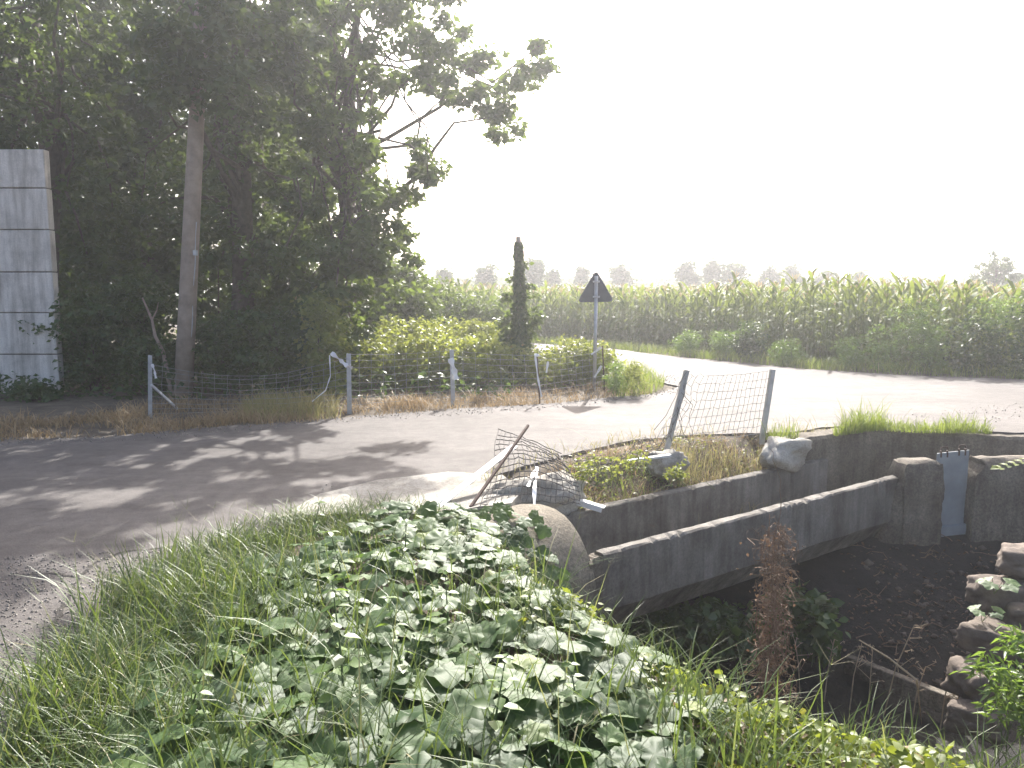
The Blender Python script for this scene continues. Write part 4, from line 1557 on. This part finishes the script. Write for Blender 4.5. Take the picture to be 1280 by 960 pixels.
# slope normal
e = .08
gxn = (ground_z(pts[:, 0] + e, pts[:, 1]) - ground_z(pts[:, 0] - e, pts[:, 1])) / (2 * e)
gyn = (ground_z(pts[:, 0], pts[:, 1] + e) - ground_z(pts[:, 0], pts[:, 1] - e)) / (2 * e)
nrm = unit(np.stack([-gxn * .8, -gyn * .8, np.ones(NL)], 1) + rng.normal(size=(NL, 3)) * np.array([.2, .2, .05]))
az = rng.normal(size=NL) * 1.1 - np.pi / 2 + .3      # leaf tips mostly hang towards the viewer / downhill
dd = np.stack([np.cos(az), np.sin(az), -.25 + .2 * rng.normal(size=NL)], 1)
VF = frames(dd, nrm)
VS = rng.uniform(.085, .20, NL) * (.85 + .25 * np.clip((5.5 - pts[:, 1]) / 3, 0, 1))
# leaves climbing the culvert barrel
CB = []
for i in range(190):
    s = -rng.uniform(.22, 1.1)
    a_ = math.pi * rng.uniform(-.02, .62)
    if s > -.26 - .14 * math.sin(i * 2.1) and a_ > .4:
        continue
    rr_ = BR + .02 + .05 * rng.random()
    CB.append((fl(s, bc - rr_ * math.cos(a_), .04 - BR + rr_ * math.sin(a_)), np.array([NV[0] * -math.cos(a_), NV[1] * -math.cos(a_), math.sin(a_)])))
cbp = np.array([c[0] for c in CB])
cbn = np.array([c[1] for c in CB]) + rng.normal(size=(len(CB), 3)) * .2
cbd = np.stack([rng.normal(size=len(CB)) * .6, -np.ones(len(CB)) * .6, -np.ones(len(CB)) * .5], 1)
pts = np.concatenate([pts, cbp])
VF = np.concatenate([VF, frames(cbd, unit(cbn))])
VS = np.concatenate([VS, rng.uniform(.08, .13, len(CB))])
dist = np.linalg.norm(pts - np.array([0, 0, CAMH]), axis=1)
# rank by the size they show in the picture
pxs = 640 + FPX * pts[:, 0] / pts[:, 1]
pys = 362 + FPX * (CAMH - pts[:, 2]) / pts[:, 1]
vis = (pxs > -20) & (pxs < 1300) & (pys < 985)
score = np.where(vis, VS / dist + (np.concatenate([hh, np.full(len(CB), .15)])) * .12, -1)
order = np.argsort(-score)
vine = empty('trailing_vine', (.1, 4.0, .05), 'broad leaved vine carpeting the near bank and creeping over the culvert', 'vine')
vme = []
for k, (tv_, tf_) in enumerate(VT):
    me = mesh_arrays('leaf', tv_, tf_, None, True)
    me.materials.append(M['vine_leaf'])
    vme.append(me)
from mathutils import Matrix
for r_, i in enumerate(order[:300]):
    o = bpy.data.objects.new('leaf', vme[r_ % 4])
    col.objects.link(o)
    o.parent = vine
    mt = Matrix([list(map(float, row)) for row in (VF[i] * VS[i])]).to_4x4()
    mt.translation = Vector((pts[i] - WL[vine.name]).tolist())
    o.matrix_local = mt
rest = order[300:]
pr = []
for k in range(4):
    q = rest[k::4]
    pr.append(scatter(VT[k], pts[q], VF[q], VS[q]))
lm = arrays_obj('leaf_mass', join(pr), M['vine_leaf_mass'], vine, smooth=True)
lm['kind'] = 'stuff'
mb = MB()
for i in order[:620]:
    p = pts[i]
    g_ = np.array([p[0] + rng.normal() * .05, p[1] + rng.normal() * .05, 0])
    g_[2] = float(ground_z(g_[0], g_[1])) if i < NL else p[2] - .02
    mb.tube([g_, (g_ + p) / 2 + rng.normal(size=3) * .012, p], [.0028, .0025, .002], 4, cap=False)
for i in range(26):       # runners
    p = pts[order[rng.integers(0, 300)]].copy()
    P = [p]
    a_ = rng.random() * 6.28
    for j in range(7):
        a_ += rng.normal() * .4
        q = P[-1] + np.array([math.cos(a_) * .12, math.sin(a_) * .12, 0])
        if not inpoly(q[0], q[1], VP2):
            break
        q[2] = float(ground_z(q[0], q[1])) + .05 + .04 * rng.random()
        P.append(q)
    if len(P) > 2:
        mb.tube(P, .004, 4, cap=False)
mb.build('stems', M['stem'], vine)['kind'] = 'stuff'

# upright weeds standing in the vine
def upright_weed(label, px, py, h, tiers, lsize, mat, z=None, group='upright weeds on the near bank', name='upright_weed'):
    b0 = gp(px, py, .05)
    b0[2] = float(ground_z(b0[0], b0[1])) if z is None else z
    root = empty(name, b0, label, 'weed', group)
    top = b0 + np.array([rng.normal() * .05, rng.normal() * .05, h])
    mb = MB()
    mid = (b0 + top) / 2 + rng.normal(size=3) * .012
    mb.tube([b0, mid, top], [.006, .0045, .002], 6)
    P, d, S, nn = [], [], [], []
    for k in range(tiers):
        t = .25 + .75 * k / (tiers - 1)
        c = (1 - t) ** 2 * b0 + 2 * t * (1 - t) * mid + t * t * top
        a0 = k * 1.57 + rng.random() * .4
        for s_ in range(2 if t < .9 else 4):
            a_ = a0 + s_ * (3.14 if t < .9 else 1.57)
            u_ = np.array([math.cos(a_), math.sin(a_), rng.uniform(.0, .5)])
            st = c + u_ * lsize * .45 * (1.1 - t)
            mb.tube([c, st], .0016, 4, cap=False)
            P.append(st); d.append(u_ + np.array([0, 0, -.3])); nn.append((0.05, -.1, 1)); S.append(lsize * (1.15 - .6 * t) * rng.uniform(.8, 1.2))
    mb.build('stem', M['stem'], root)
    arrays_obj('foliage', scatter(LEAF4, np.array(P), frames(np.array(d), unit(np.array(nn) + rng.normal(size=(len(P), 3)) * .25)), np.array(S)), mat, root)


upright_weed('tallest upright weed rising from the vine left of centre', 432, 905, .62, 9, .085, M['weed_leaf'])
upright_weed('upright weed with pointed leaves below the concrete apron', 445, 770, .50, 8, .08, M['weed_leaf'])
upright_weed('slim weed at the grass edge beside the road crack', 395, 700, .40, 6, .06, M['weed_leaf'])
upright_weed('pale green weed in the middle of the vine leaves', 560, 810, .42, 7, .075, M['weed_leaf'])
upright_weed('bushy bright weed right below the culvert barrel', 668, 800, .30, 8, .06, M['cover_leaf'])
upright_weed('low weed near the bottom edge of the vine patch', 720, 930, .30, 6, .07, M['weed_leaf'])
upright_weed('thin leafy weed at the left grass clump', 300, 860, .36, 6, .06, M['weed_leaf'])

upright_weed('tall slim weed in front of the concrete apron edge', 505, 705, .36, 7, .06, M['weed_leaf'])
upright_weed('leafy weed near the bottom centre of the vine', 610, 930, .40, 7, .08, M['weed_leaf'])
upright_weed('bushy weed at the lower left among the grass', 225, 930, .34, 7, .065, M['weed_leaf'])
upright_weed('weed with pale leaves just left of the centre leaves', 510, 860, .44, 7, .075, M['weed_leaf'])
upright_weed('short bright weed on the vine rim above the ditch', 790, 880, .26, 7, .055, M['cover_leaf'])

# small-leaved ground cover on the slope lower right
GC = [(-.1, 5.3), (.2, 4.7), (.55, 4.1), (1.0, 3.55), (1.6, 3.25), (2.4, 2.95), (3.2, 2.7), (3.2, 1.6), (1.6, 1.8), (.8, 2.4), (.55, 3.0), (.22, 3.8), (-.05, 4.6), (-.2, 5.2)]
q = spot_points(GC, 7500, lambda x, y: np.clip(.6 + .7 * vnoise(x, y, 4.2, 8), .1, 1))
q[:, 2] += .02 + .15 * rng.random(len(q)) * np.clip(.6 + .6 * vnoise(q[:, 0], q[:, 1], 6, 4), .2, 1.2)
tag(arrays_obj('ground_cover', scatter(LEAF4, q, rand_leaf_frames(len(q), 1.0, .15), rng.uniform(.022, .055, len(q))), M['cover_leaf']),
    'small leaved yellow green ground cover on the ditch slope', 'ground cover', kind='stuff')
q = spot_points(GC, 1500, lambda x, y: np.clip(.4 + .8 * vnoise(x, y, 5, 3), .05, 1))
tag(arrays_obj('slope_grass', blades(q, .22, .006, .7), M['grass']), 'grass blades sprouting among the small leaved slope cover', 'grass', kind='stuff')


# dry stalks along the ditch rim
def dry_stalk(px, py, h, lean, label, branches=4):
    b0 = hit(px, py)
    b0[2] -= .02
    top = b0 + np.array([lean, rng.normal() * .05, h])
    mb = MB()
    mid = (b0 + top) / 2 + np.array([-lean * .15, 0, .03])
    mb.tube([b0, mid, top, top + np.array([lean * .25 + .015, 0, -.015])], [.006, .005, .0035, .002], 5)
    for k in range(branches):
        t = rng.uniform(.45, 1)
        c = b0 * (1 - t) + top * t
        d = np.array([rng.normal() * .06, rng.normal() * .05, rng.uniform(.02, .09)])
        mb.tube([c, c + d * .6, c + d], [.003, .0026, .0015], 4)
        for j in range(3):
            e_ = c + d + rng.normal(size=3) * .012
            mb.tube([c + d, e_], [.004, .002], 4)
    o = mb.build('dry_stalk', M['pale_dead'], loc=b0)
    tag(o, label, 'dead weed', 'dry stalks along the ditch rim')


for px, py, h, ln, lab in [(1105, 905, .62, .14, 'tallest dry stalk leaning right over the dark ditch'), (1030, 890, .45, .04, 'dry stalk just right of the dead vine'), (1062, 900, .42, .08, 'branched dry stalk second from the dead vine'),
                           (1085, 905, .48, .0, 'thin upright dry stalk between the branched one and the tallest'), (1140, 915, .36, .08, 'curved dry stalk right of the tallest one'), (1175, 925, .40, .03, 'dry stalk above the end of the concrete lip'), (1000, 880, .38, -.05, 'short dry stalk at the foot of the dead vine'), (1205, 930, .26, -.04, 'short brown stalk below the stone heap')]:
    dry_stalk(px, py - 14, h * 1.3, ln * 1.3, lab, 6)
mb = MB()
mb.tube([hit(1152, 905), at(1146, 850, 3.75), at(1112, 823, 3.8), at(1074, 800, 3.85)], [.004, .005, .005, .003], 5)
tag(mb.build('dry_reed', M['pale_dead'], loc=hit(1152, 905)), 'pale bent dry stem arching between the stalks', 'dead weed')

# dead vine column hanging up the flume
dvb = gp(965, 812, -.75)
dvb[2] = float(ground_z(dvb[0], dvb[1]))
dvt = at(972, 662, dvb[1] + .1)
dv = empty('dead_vine', dvb, 'tall column of dead brown vine standing before the flume', 'dead vine')
mb = MB()
for k in range(5):
    a_ = dvb + rng.normal(size=3) * np.array([.05, .05, 0])
    limb(mb, a_, dvt + rng.normal(size=3) * np.array([.04, .04, .12]), .007, .003, .06, 8, 0, 5)
top2 = at(976, 600, dvt[1])
limb(mb, dvt, top2, .004, .002, .05, 6, 0, 5)
limb(mb, top2, at(962, 560, dvt[1]), .002, .001, .1, 5, .1, 4)
mb.build('stem', M['dead'], dv)
mb = MB()
for k in range(620):
    t = rng.random() ** .9
    c = dvb * (1 - t) + dvt * t
    sp = .12 * (1 - .45 * t)
    p = c + rng.normal(size=3) * np.array([sp, sp, .03]) * .7
    a_ = rng.random() * 6.28
    q = p + np.array([math.cos(a_) * .10, math.sin(a_) * .10, rng.uniform(-.18, .06)])
    limb(mb, p, q, .003, .0015, .5, 5, .3, 3)
mb.build('twigs', M['dead'], dv)['kind'] = 'stuff'
P = dvb + (dvt - dvb) * (rng.random(900) ** .9)[:, None] + rng.normal(size=(900, 3)) * np.array([.075, .075, .04])
M['dead_leaf'] = leaf_mat('dead_leaf', (.12, .075, .045), (.24, .165, .11), .2, .8, .2, tcol=(.3, .18, .1))
arrays_obj('dead_leaves', scatter(LEAF2, P, rand_leaf_frames(900, .2, .9), rng.uniform(.012, .034, 900)), M['dead_leaf'], dv)

# plants in the ditch
DG_ = 'plants growing in the ditch'
for px, py, z, rx, ry, rd, lab, nn, sz in [(868, 780, -1.2, 62, 40, .4, 'dark leafy shrub in the shade under the flume', 80, .075), (1010, 780, -1.3, 46, 38, .35, 'dark plant with broad leaves under the flume right of the dead vine', 46, .12), (930, 790, -1.35, 44, 34, .3, 'low dark shrub behind the dead vine in the ditch', 50, .08), (800, 765, -1.1, 34, 26, .3, 'small dark shrub next to the culvert abutment', 36, .07)]:
    c = gp(px, py, z)
    b0 = np.array([c[0], c[1], float(ground_z(c[0], c[1]))])
    shrub('ditch_shrub', lab, b0, [(c, np.array([rx * c[1] / FPX, rd, ry * c[1] / FPX]))], nn, 22, .14, sz, M['shrub_leaf'], DG_, stems=9, sr=.006, stem_mat=M['stem'], tpl=LEAF4)

c = at(1262, 850, 4.6)
b0 = np.array([c[0] + .15, c[1] + .1, float(ground_z(c[0] + .15, c[1] + .1))])
shrub('leafy_herb', 'bright green herb with narrow leaves at the right picture edge', b0, [(c, np.array([.20, .22, .30])), (c + np.array([.25, 0, -.1]), np.array([.2, .22, .32])), (c + np.array([.12, 0, .25]), np.array([.12, .15, .12]))], 80, 16, .07, .075, M['weed_leaf'], cat='weed', stems=26, sr=.004, stem_mat=M['stem'], tpl=NARROW, up=.8)
for px, py, z, sz, lab in [(1243, 735, -.72, .13, 'pale broad leaved seedling between the ditch stones'), (1228, 770, -.9, .10, 'small round leaved seedling under the flat stone')]:
    b0 = gp(px, py, z)
    root = empty('seedling', b0, lab, 'seedling')
    mb = MB()
    P, d = [], []
    for k in range(4):
        a_ = k * 1.5 + .4
        e_ = b0 + np.array([math.cos(a_) * .06, math.sin(a_) * .06 - .05, .08])
        mb.tube([b0 - (0, 0, .05), e_], .0025, 4)
        P.append(e_); d.append((math.cos(a_), math.sin(a_) - .6, -.2))
    mb.build('stem', M['stem'], root)
    arrays_obj('foliage', scatter(VT[0], np.array(P), frames(np.array(d), np.tile([0., -.2, 1.], (4, 1))), np.full(4, sz)), M['vine_leaf_mass'], root, smooth=True)

# sapling just outside the frame, one feathery leaf reaching in
c = at(1268, 588, 4.0)
sb0 = np.array([c[0] + .55, 4.1, 0])
sb0[2] = float(ground_z(sb0[0], sb0[1]))
sap = empty('acacia_sapling', sb0, 'feathery bright green leaf of a sapling reaching in from the right edge', 'sapling')
mb = MB()
stt = np.array([sb0[0] + .03, 4.08, c[2] + .35])
mb.tube([sb0, (sb0 + stt) / 2 + (.03, 0, 0), stt], [.014, .011, .005], 7)
P, d, S = [], [], []
for k, (hz_, a_, L) in enumerate([(c[2] - .02, 3.1, .57), (c[2] + .1, 0.5, .4), (c[2] - .25, .2, .45), (c[2] - .2, -1.2, .3), (c[2] + .25, 1.5, .4), (c[2] + .3, 5.2, .35)]):
    o0 = np.array([sb0[0] + .02, 4.09, hz_ + .06])
    o1 = o0 + np.array([math.cos(a_) * L, math.sin(a_) * L, -.05])
    mb.tube([o0, (o0 + o1) / 2 + (0, 0, .04), o1], [.004, .003, .0015], 5)
    ax = unit(o1 - o0)
    sd = unit(np.cross(ax, [0, 0, 1.]))
    for j in range(9):
        t = .5 + .5 * j / 8
        cc = o0 + (o1 - o0) * t + np.array([0, 0, .04 * math.sin(math.pi * t) * 2 * .5])
        for s_ in (-1, 1):
            P.append(cc); d.append(sd * s_ + ax * .5 + np.array([0, 0, .12])); S.append(.055)
    P.append(o1); d.append(ax); S.append(.055)
mb.build('stem', M['stem'], sap)
arrays_obj('foliage', scatter(LEAF4, np.array(P), frames(np.array(d), np.tile([0.15, -.35, 1.], (len(P), 1))), np.array(S)), M['cover_leaf'], sap)

# debris on the dark ditch floor
q = spot_points([gp(1090, 830, -1.6), gp(1200, 870, -1.6), gp(1275, 690, -1.0), gp(1180, 672, -.9), gp(1060, 700, -1.1), gp(1000, 820, -1.6)], 420, None, True)
q[:, 2] += .022
tag(arrays_obj('leaf_litter', scatter(LEAF2, q, rand_leaf_frames(len(q), 1.5, 0), rng.uniform(.015, .06, len(q))), M['dead_leaf']), 'fallen leaves and scraps on the dark ditch floor', 'leaf litter', kind='stuff')

mb = MB()
for p in spot_points([gp(1060, 835, -1.6), gp(1200, 870, -1.6), gp(1275, 690, -1.0), gp(1180, 672, -.9), gp(1060, 700, -1.1)], 60, None, True):
    a_ = rng.random() * 6.28
    limb(mb, p + (0, 0, .02), p + np.array([math.cos(a_) * .25, math.sin(a_) * .25, .04]), .005, .002, .3, 5, .08, 4)
tag(mb.build('ditch_twigs', M['dead']), 'fallen twigs strewn over the dark ditch floor', 'twigs', kind='stuff')
q = spot_points([gp(1060, 835, -1.6), gp(1230, 880, -1.6), gp(1275, 690, -1.0), gp(1180, 672, -.9), gp(1060, 700, -1.1)], 260, tuft_density(3, 2), True)
tag(arrays_obj('ditch_rubble', scatter((tv, tf), q + np.array([0, 0, .012]), rand_leaf_frames(len(q), 1.0, 0), .01 + .05 * rng.random(len(q)) ** 3), M['stone']), 'small stones and clods on the ditch floor', 'rubble', kind='stuff')

# ------------------------------------------------------------------ verge and maize field beyond the road
E0, E1 = gp(1420, 482)[:2], np.array([2.95, 22.8])
edge_pts = [np.array([22, 13.2]), gp(1420, 482)[:2], gp(1280, 476)[:2], gp(1130, 470)[:2], gp(1000, 462)[:2], gp(830, 445)[:2], np.array([2.95, 22.8]), np.array([.5, 25.6]), np.array([-3.5, 28.8]), np.array([-14, 41])]
off = np.array([.70, .71])
VG = [p - off * .1 for p in edge_pts] + [p + off * 1.7 for p in edge_pts[::-1]]
q = spot_points(VG, 15000, lambda x, y: np.clip(.65 + .5 * vnoise(x, y, 1.7, 6), .15, 1), False)
tag(arrays_obj('verge_grass', blades(q, .26, .014, .7), M['verge_grass']), 'green grass verge between the road and the maize', 'grass', kind='stuff')

WGp = 'tall weeds on the maize verge'
for px, py, rx, ry, lab, mt in [
    (1105, 430, 27, 34, 'tallest leafy weed on the verge standing forward of the maize', 'weed_leaf'), (1062, 438, 17, 22, 'pale tiered weed left of the tallest verge weed', 'weed_leaf'),
    (935, 420, 24, 20, 'dark round weed bush at the foot of the maize', 'shrub_leaf'), (985, 438, 24, 16, 'low grassy weed on the verge left of the tiered weed', 'weed_leaf'),
    (1160, 430, 30, 28, 'leafy weed right of the tallest verge weed', 'weed_leaf'), (1215, 428, 36, 38, 'broad mass of weeds climbing the maize on the right', 'shrub_leaf'),
    (1275, 425, 36, 46, 'weed thicket at the right picture edge before the maize', 'shrub_leaf'), (1150, 400, 40, 26, 'vine mat draped over the maize right of centre', 'weed_leaf'),
    (1250, 385, 45, 24, 'pale grassy weed heads topping the right thicket', 'weed_leaf'), (905, 425, 16, 14, 'small weed on the verge left of the dark bush', 'weed_leaf'), (860, 425, 18, 13, 'leftmost small weed on the maize verge', 'weed_leaf')]:
    pe = px + 0.0
    # stand on the verge: between road edge and maize
    yedge = np.interp(px, [770, 830, 1000, 1130, 1280, 1420], [438, 445, 462, 470, 476, 482])
    g0_ = gp(px, yedge)[:2] + off * (1.0 if py > 415 else 1.7)
    Yd = g0_[1]
    c = at(px, py, Yd)
    b0 = np.array([c[0], Yd, float(ground_z(c[0], Yd))])
    shrub('verge_weed', lab, b0, [ell(px, py, Yd, rx, ry, .4), ell(px, py + ry * .6, Yd, rx * .8, ry * .6, .4)], 60, 20, .15, .085, M[mt], WGp, cat='weed', stems=14, sr=.006, stem_mat=M['stem'], tpl=NARROW if mt == 'weed_leaf' else LEAF2)
for px, py, rx, ry, lab, mt in [(770, 470, 14, 22, 'light green bushy weed beside the last fence post', 'weed_leaf'), (792, 472, 16, 24, 'grey green weed at the road corner', 'bramble_leaf')]:
    g0_ = gp(px, 497)
    shrub('corner_weed', lab, g0_, [ell(px, py, g0_[1], rx, ry, .22)], 60, 18, .09, .05, M[mt], 'weeds at the road corner', cat='weed', stems=16, sr=.004, stem_mat=M['stem'], tpl=NARROW)


# maize
def maize_variant(seed):
    r_ = np.random.default_rng(seed)
    H = 2.05 + r_.normal() * .09
    mb = MB()
    mb.tube([(0, 0, 0), (.01, .01, H * .5), (0.015, 0, H * .92)], [.014, .012, .006], 5)
    sv_ = np.concatenate(mb.v)
    sF = []
    for f_ in mb.f:
        for k in range(1, len(f_) - 1):
            sF.append((f_[0], f_[k], f_[k + 1]))
    vs_, fs_, n = [sv_], [np.array(sF)], len(sv_)
    tn = [np.full(len(sv_), .3)]
    nl = 13
    for k in range(nl):
        z0 = H * (.16 + .74 * k / nl)
        az_ = (k % 2) * np.pi + r_.normal() * .55 + seed
        L = .62 * (1 - .35 * abs(k / nl - .45)) * r_.uniform(.8, 1.15)
        d = np.array([math.cos(az_), math.sin(az_), 0])
        s_ = np.array([-math.sin(az_), math.cos(az_), 0])
        vv = []
        steep = 1.25 if k > 8 else .95
        for t, w in ((0, .028), (.3, .042), (.6, .040), (.85, .024)):
            c = d * L * (t * .75) + np.array([0, 0, z0 + L * (steep * t - (1.05 if k < 9 else .6) * t * t)])
            vv += [c - s_ * w, c + s_ * w + np.array([0, 0, .008])]
        t = 1.0
        vv.append(d * L * .78 + np.array([0, 0, z0 + L * (steep * t - (1.2 if k < 9 else .7))]))
        vs_.append(np.array(vv))
        fs_.append(np.array([(0, 1, 3), (0, 3, 2), (2, 3, 5), (2, 5, 4), (4, 5, 7), (4, 7, 6), (6, 7, 8)]) + n)
        tn.append(np.full(9, np.clip(r_.random() * .95, 0, 1)))
        n += 9
    tv_, tf_, m_ = [], [], 0
    for k in range(7):
        a_ = r_.random() * 6.28
        L = r_.uniform(.14, .24)
        sp = .0 if k == 0 else .5
        d = np.array([math.cos(a_) * sp, math.sin(a_) * sp, 1.0])
        d /= np.linalg.norm(d)
        s_ = np.cross(d, [math.sin(a_ + 1), math.cos(a_ + 1), .2])
        s_ /= np.linalg.norm(s_)
        o0 = np.array([.015, 0, H * .91])
        tv_ += [o0 - s_ * .006, o0 + s_ * .006, o0 + d * L * .7 + s_ * .007, o0 + d * L * .7 - s_ * .007, o0 + d * L + np.array([0, 0, -.02])]
        tf_ += [(m_, m_ + 1, m_ + 2), (m_, m_ + 2, m_ + 3), (m_ + 3, m_ + 2, m_ + 4)]
        m_ += 5
    return (np.concatenate(vs_), np.concatenate(fs_), np.concatenate(tn)), (np.array(tv_), np.array(tf_))


MV = [maize_variant(s) for s in range(5)]
mmesh, tmesh = [], []
for (v, f, t), (tv_, tf_) in MV:
    me = mesh_arrays('maize_plant', v, f, t)
    me.materials.append(M['corn_leaf'])
    mmesh.append(me)
    me = mesh_arrays('tassel', tv_, tf_, np.full(len(tv_), .5))
    me.materials.append(M['tassel'])
    tmesh.append(me)


def poly_resample(P, step):
    D = []
    for a_, b_ in zip(P[:-1], P[1:]):
        k = max(1, int(round(np.linalg.norm(b_ - a_) / step)))
        D += [a_ + (b_ - a_) * j / k for j in range(k)]
    return np.array(D)


line = poly_resample(edge_pts, .19)
near_list, mass_list = [], []
for row in range(14):
    o_ = 2.1 + row * .55
    for p in line:
        q = p + off * o_ + rng.normal(size=2) * np.array([.05, .05])
        if rng.random() < .06:
            continue
        px = 640 + FPX * q[0] / q[1]
        if px < 330 or px > 1420:
            continue
        (near_list if row < 2 else mass_list).append(q)
near_list.sort(key=lambda q: q[1] + 1000 * (not (520 < 640 + FPX * q[0] / q[1] < 1300)))
ind, extra = near_list[:300], near_list[300:]
for i, q in enumerate(ind):
    o = bpy.data.objects.new('maize_plant', mmesh[i % 5])
    col.objects.link(o)
    o.location = (float(q[0]), float(q[1]), float(ground_z(q[0], q[1])) - .01)
    o.rotation_euler = (rng.normal() * .04, rng.normal() * .04, rng.random() * 6.28)
    s_ = rng.uniform(.92, 1.07)
    o.scale = (s_, s_, s_)
    tag(o, 'green maize plant in the front rows along the road verge', 'maize', 'maize plants in the front rows')
    c_ = bpy.data.objects.new('tassel', tmesh[i % 5])
    col.objects.link(c_)
    c_.parent = o
# the rest of the field
allq = [np.array(q) for q in extra + mass_list]
deep = []
for row in range(40):
    o_ = 2.1 + 14 * .55 + row * (1.0 + row * .06)
    for p in line[::3]:
        q = p + off * o_ + rng.normal(size=2) * .3
        px = 640 + FPX * q[0] / q[1]
        if 350 < px < 1420 and rng.random() < .75:
            deep.append(q)
allq += deep
allq = np.array(allq)
gz = ground_z(allq[:, 0], allq[:, 1])
P = np.column_stack([allq, gz])
pl, tl_ = [], []
for k in range(5):
    Pk = P[k::5]
    n = len(Pk)
    a_ = rng.random(n) * 6.28
    Fk = np.zeros((n, 3, 3))
    Fk[:, 0, 0] = np.cos(a_); Fk[:, 0, 1] = -np.sin(a_); Fk[:, 1, 0] = np.sin(a_); Fk[:, 1, 1] = np.cos(a_); Fk[:, 2, 2] = 1
    S = rng.uniform(.9, 1.07, n)
    (v, f, t), (tv_, tf_) = MV[k]
    a, b_, _ = scatter((v, f), Pk, Fk, S)
    pl.append((a, b_, np.clip(np.tile(t, n) + np.repeat(rng.normal(size=n) * .12, len(v)), 0, 1)))
    a, b_, c_ = scatter((tv_, tf_), Pk, Fk, S)
    tl_.append((a, b_, c_))
fieldroot = arrays_obj('maize_field', join(pl), M['corn_leaf'])
tag(fieldroot, 'dense field of maize stretching behind the front rows', 'maize field', kind='stuff')
ts = arrays_obj('tassels', join(tl_), M['tassel'], fieldroot)
ts['kind'] = 'stuff'

# ------------------------------------------------------------------ trees on the horizon
FGp = 'hazy trees on the horizon'
far = [(556, 345, 9, 60, 'hazy low tree on the horizon nearest the overhanging tree'), (608, 341, 13, 60, 'small pointed hazy tree left of the ivied post'), (667, 334, 15, 58, 'rounded hazy tree immediately right of the ivied post'), (690, 346, 8, 60, 'small hazy tree between the ivied post and the sign'),
       (728, 342, 9, 63, 'faint hazy tree left of the triangular sign'), (776, 339, 13, 63, 'hazy tree just right of the triangular sign'), (857, 338, 12, 60, 'square topped hazy tree above the leaning fence post'), (890, 336, 8, 60, 'narrow tall hazy tree left of the broad pair'),
       (916, 337, 18, 60, 'broad hazy tree with two crowns above the standing fence'), (964, 343, 10, 63, 'slim hazy tree right of the broad two crowned one'), (990, 341, 12, 63, 'round hazy tree second right of the two crowned one'), (1034, 346, 13, 65, 'low wide hazy tree toward the right of the row'), (1074, 347, 10, 65, 'low hazy tree last in the row before the gap')]
for px, py, rr_, Yd, lab in far:
    top = py - rr_ * .5
    cxy = at(px, 356, Yd)
    k = Yd / FPX
    b0 = np.array([cxy[0], Yd, -.4])
    es = [ell(px, py + 4, Yd, rr_, 13, rr_ * k), ell(px + rr_ * .3, py - 1, Yd, rr_ * .55, 10, rr_ * k * .6), ell(px - rr_ * .4, py + 2, Yd, rr_ * .5, 11, rr_ * k * .6), ell(px + rng.normal() * 3, py + 12, Yd, rr_ * 1.1, 12, rr_ * k)]
    tree('horizon_tree', lab, b0, es, at(px, py - 2, Yd), .16, 80, 26, .34, .24, M['far_leaf'], FGp, limbs=9)
es = [ell(1236, 340, 46, 17, 16, 1.4), ell(1252, 336, 46, 15, 14, 1.2), ell(1270, 346, 46, 16, 12, 1.2), ell(1240, 325, 46, 7, 9, .6), ell(1258, 328, 46, 6, 9, .6), ell(1226, 347, 46, 9, 8, .8), ell(1290, 348, 46, 16, 12, 1.2)]
bt = at(1246, 356, 46)
tree('horizon_tree', 'largest and darkest horizon tree standing alone at the right', np.array([bt[0], 46, -.4]), es, at(1246, 330, 46), .14, 120, 26, .22, .16, M['far_leaf'], FGp, limbs=30)
# long low tree line far behind
C_, vft = clump_leaves([ell(px, 354, 90, 60, 5, 4) for px in range(420, 1400, 70)], 420, 16, .8, .6, zmin=-.3)
tag(arrays_obj('far_woodland', vft, M['far_leaf']), 'faint continuous line of far woodland on the horizon', 'woodland', kind='stuff')

# ------------------------------------------------------------------ haze
m = bpy.data.materials.new('haze_air')
m.use_nodes = True
nt = m.node_tree
nt.nodes.clear()
out = nt.nodes.new('ShaderNodeOutputMaterial')
pv = nt.nodes.new('ShaderNodeVolumePrincipled')
pv.inputs['Color'].default_value = (0.93, 0.95, 1.0, 1)
pv.inputs['Density'].default_value = HAZE_DENSITY
pv.inputs['Anisotropy'].default_value = HAZE_G
nt.links.new(pv.outputs[0], out.inputs['Volume'])
hz = MB().box((-320, -60, -3.2), (320, 300, 14.0)).build('haze', m)
tag(hz, 'pale sunlit haze filling the air over road and fields', 'haze', kind='stuff')
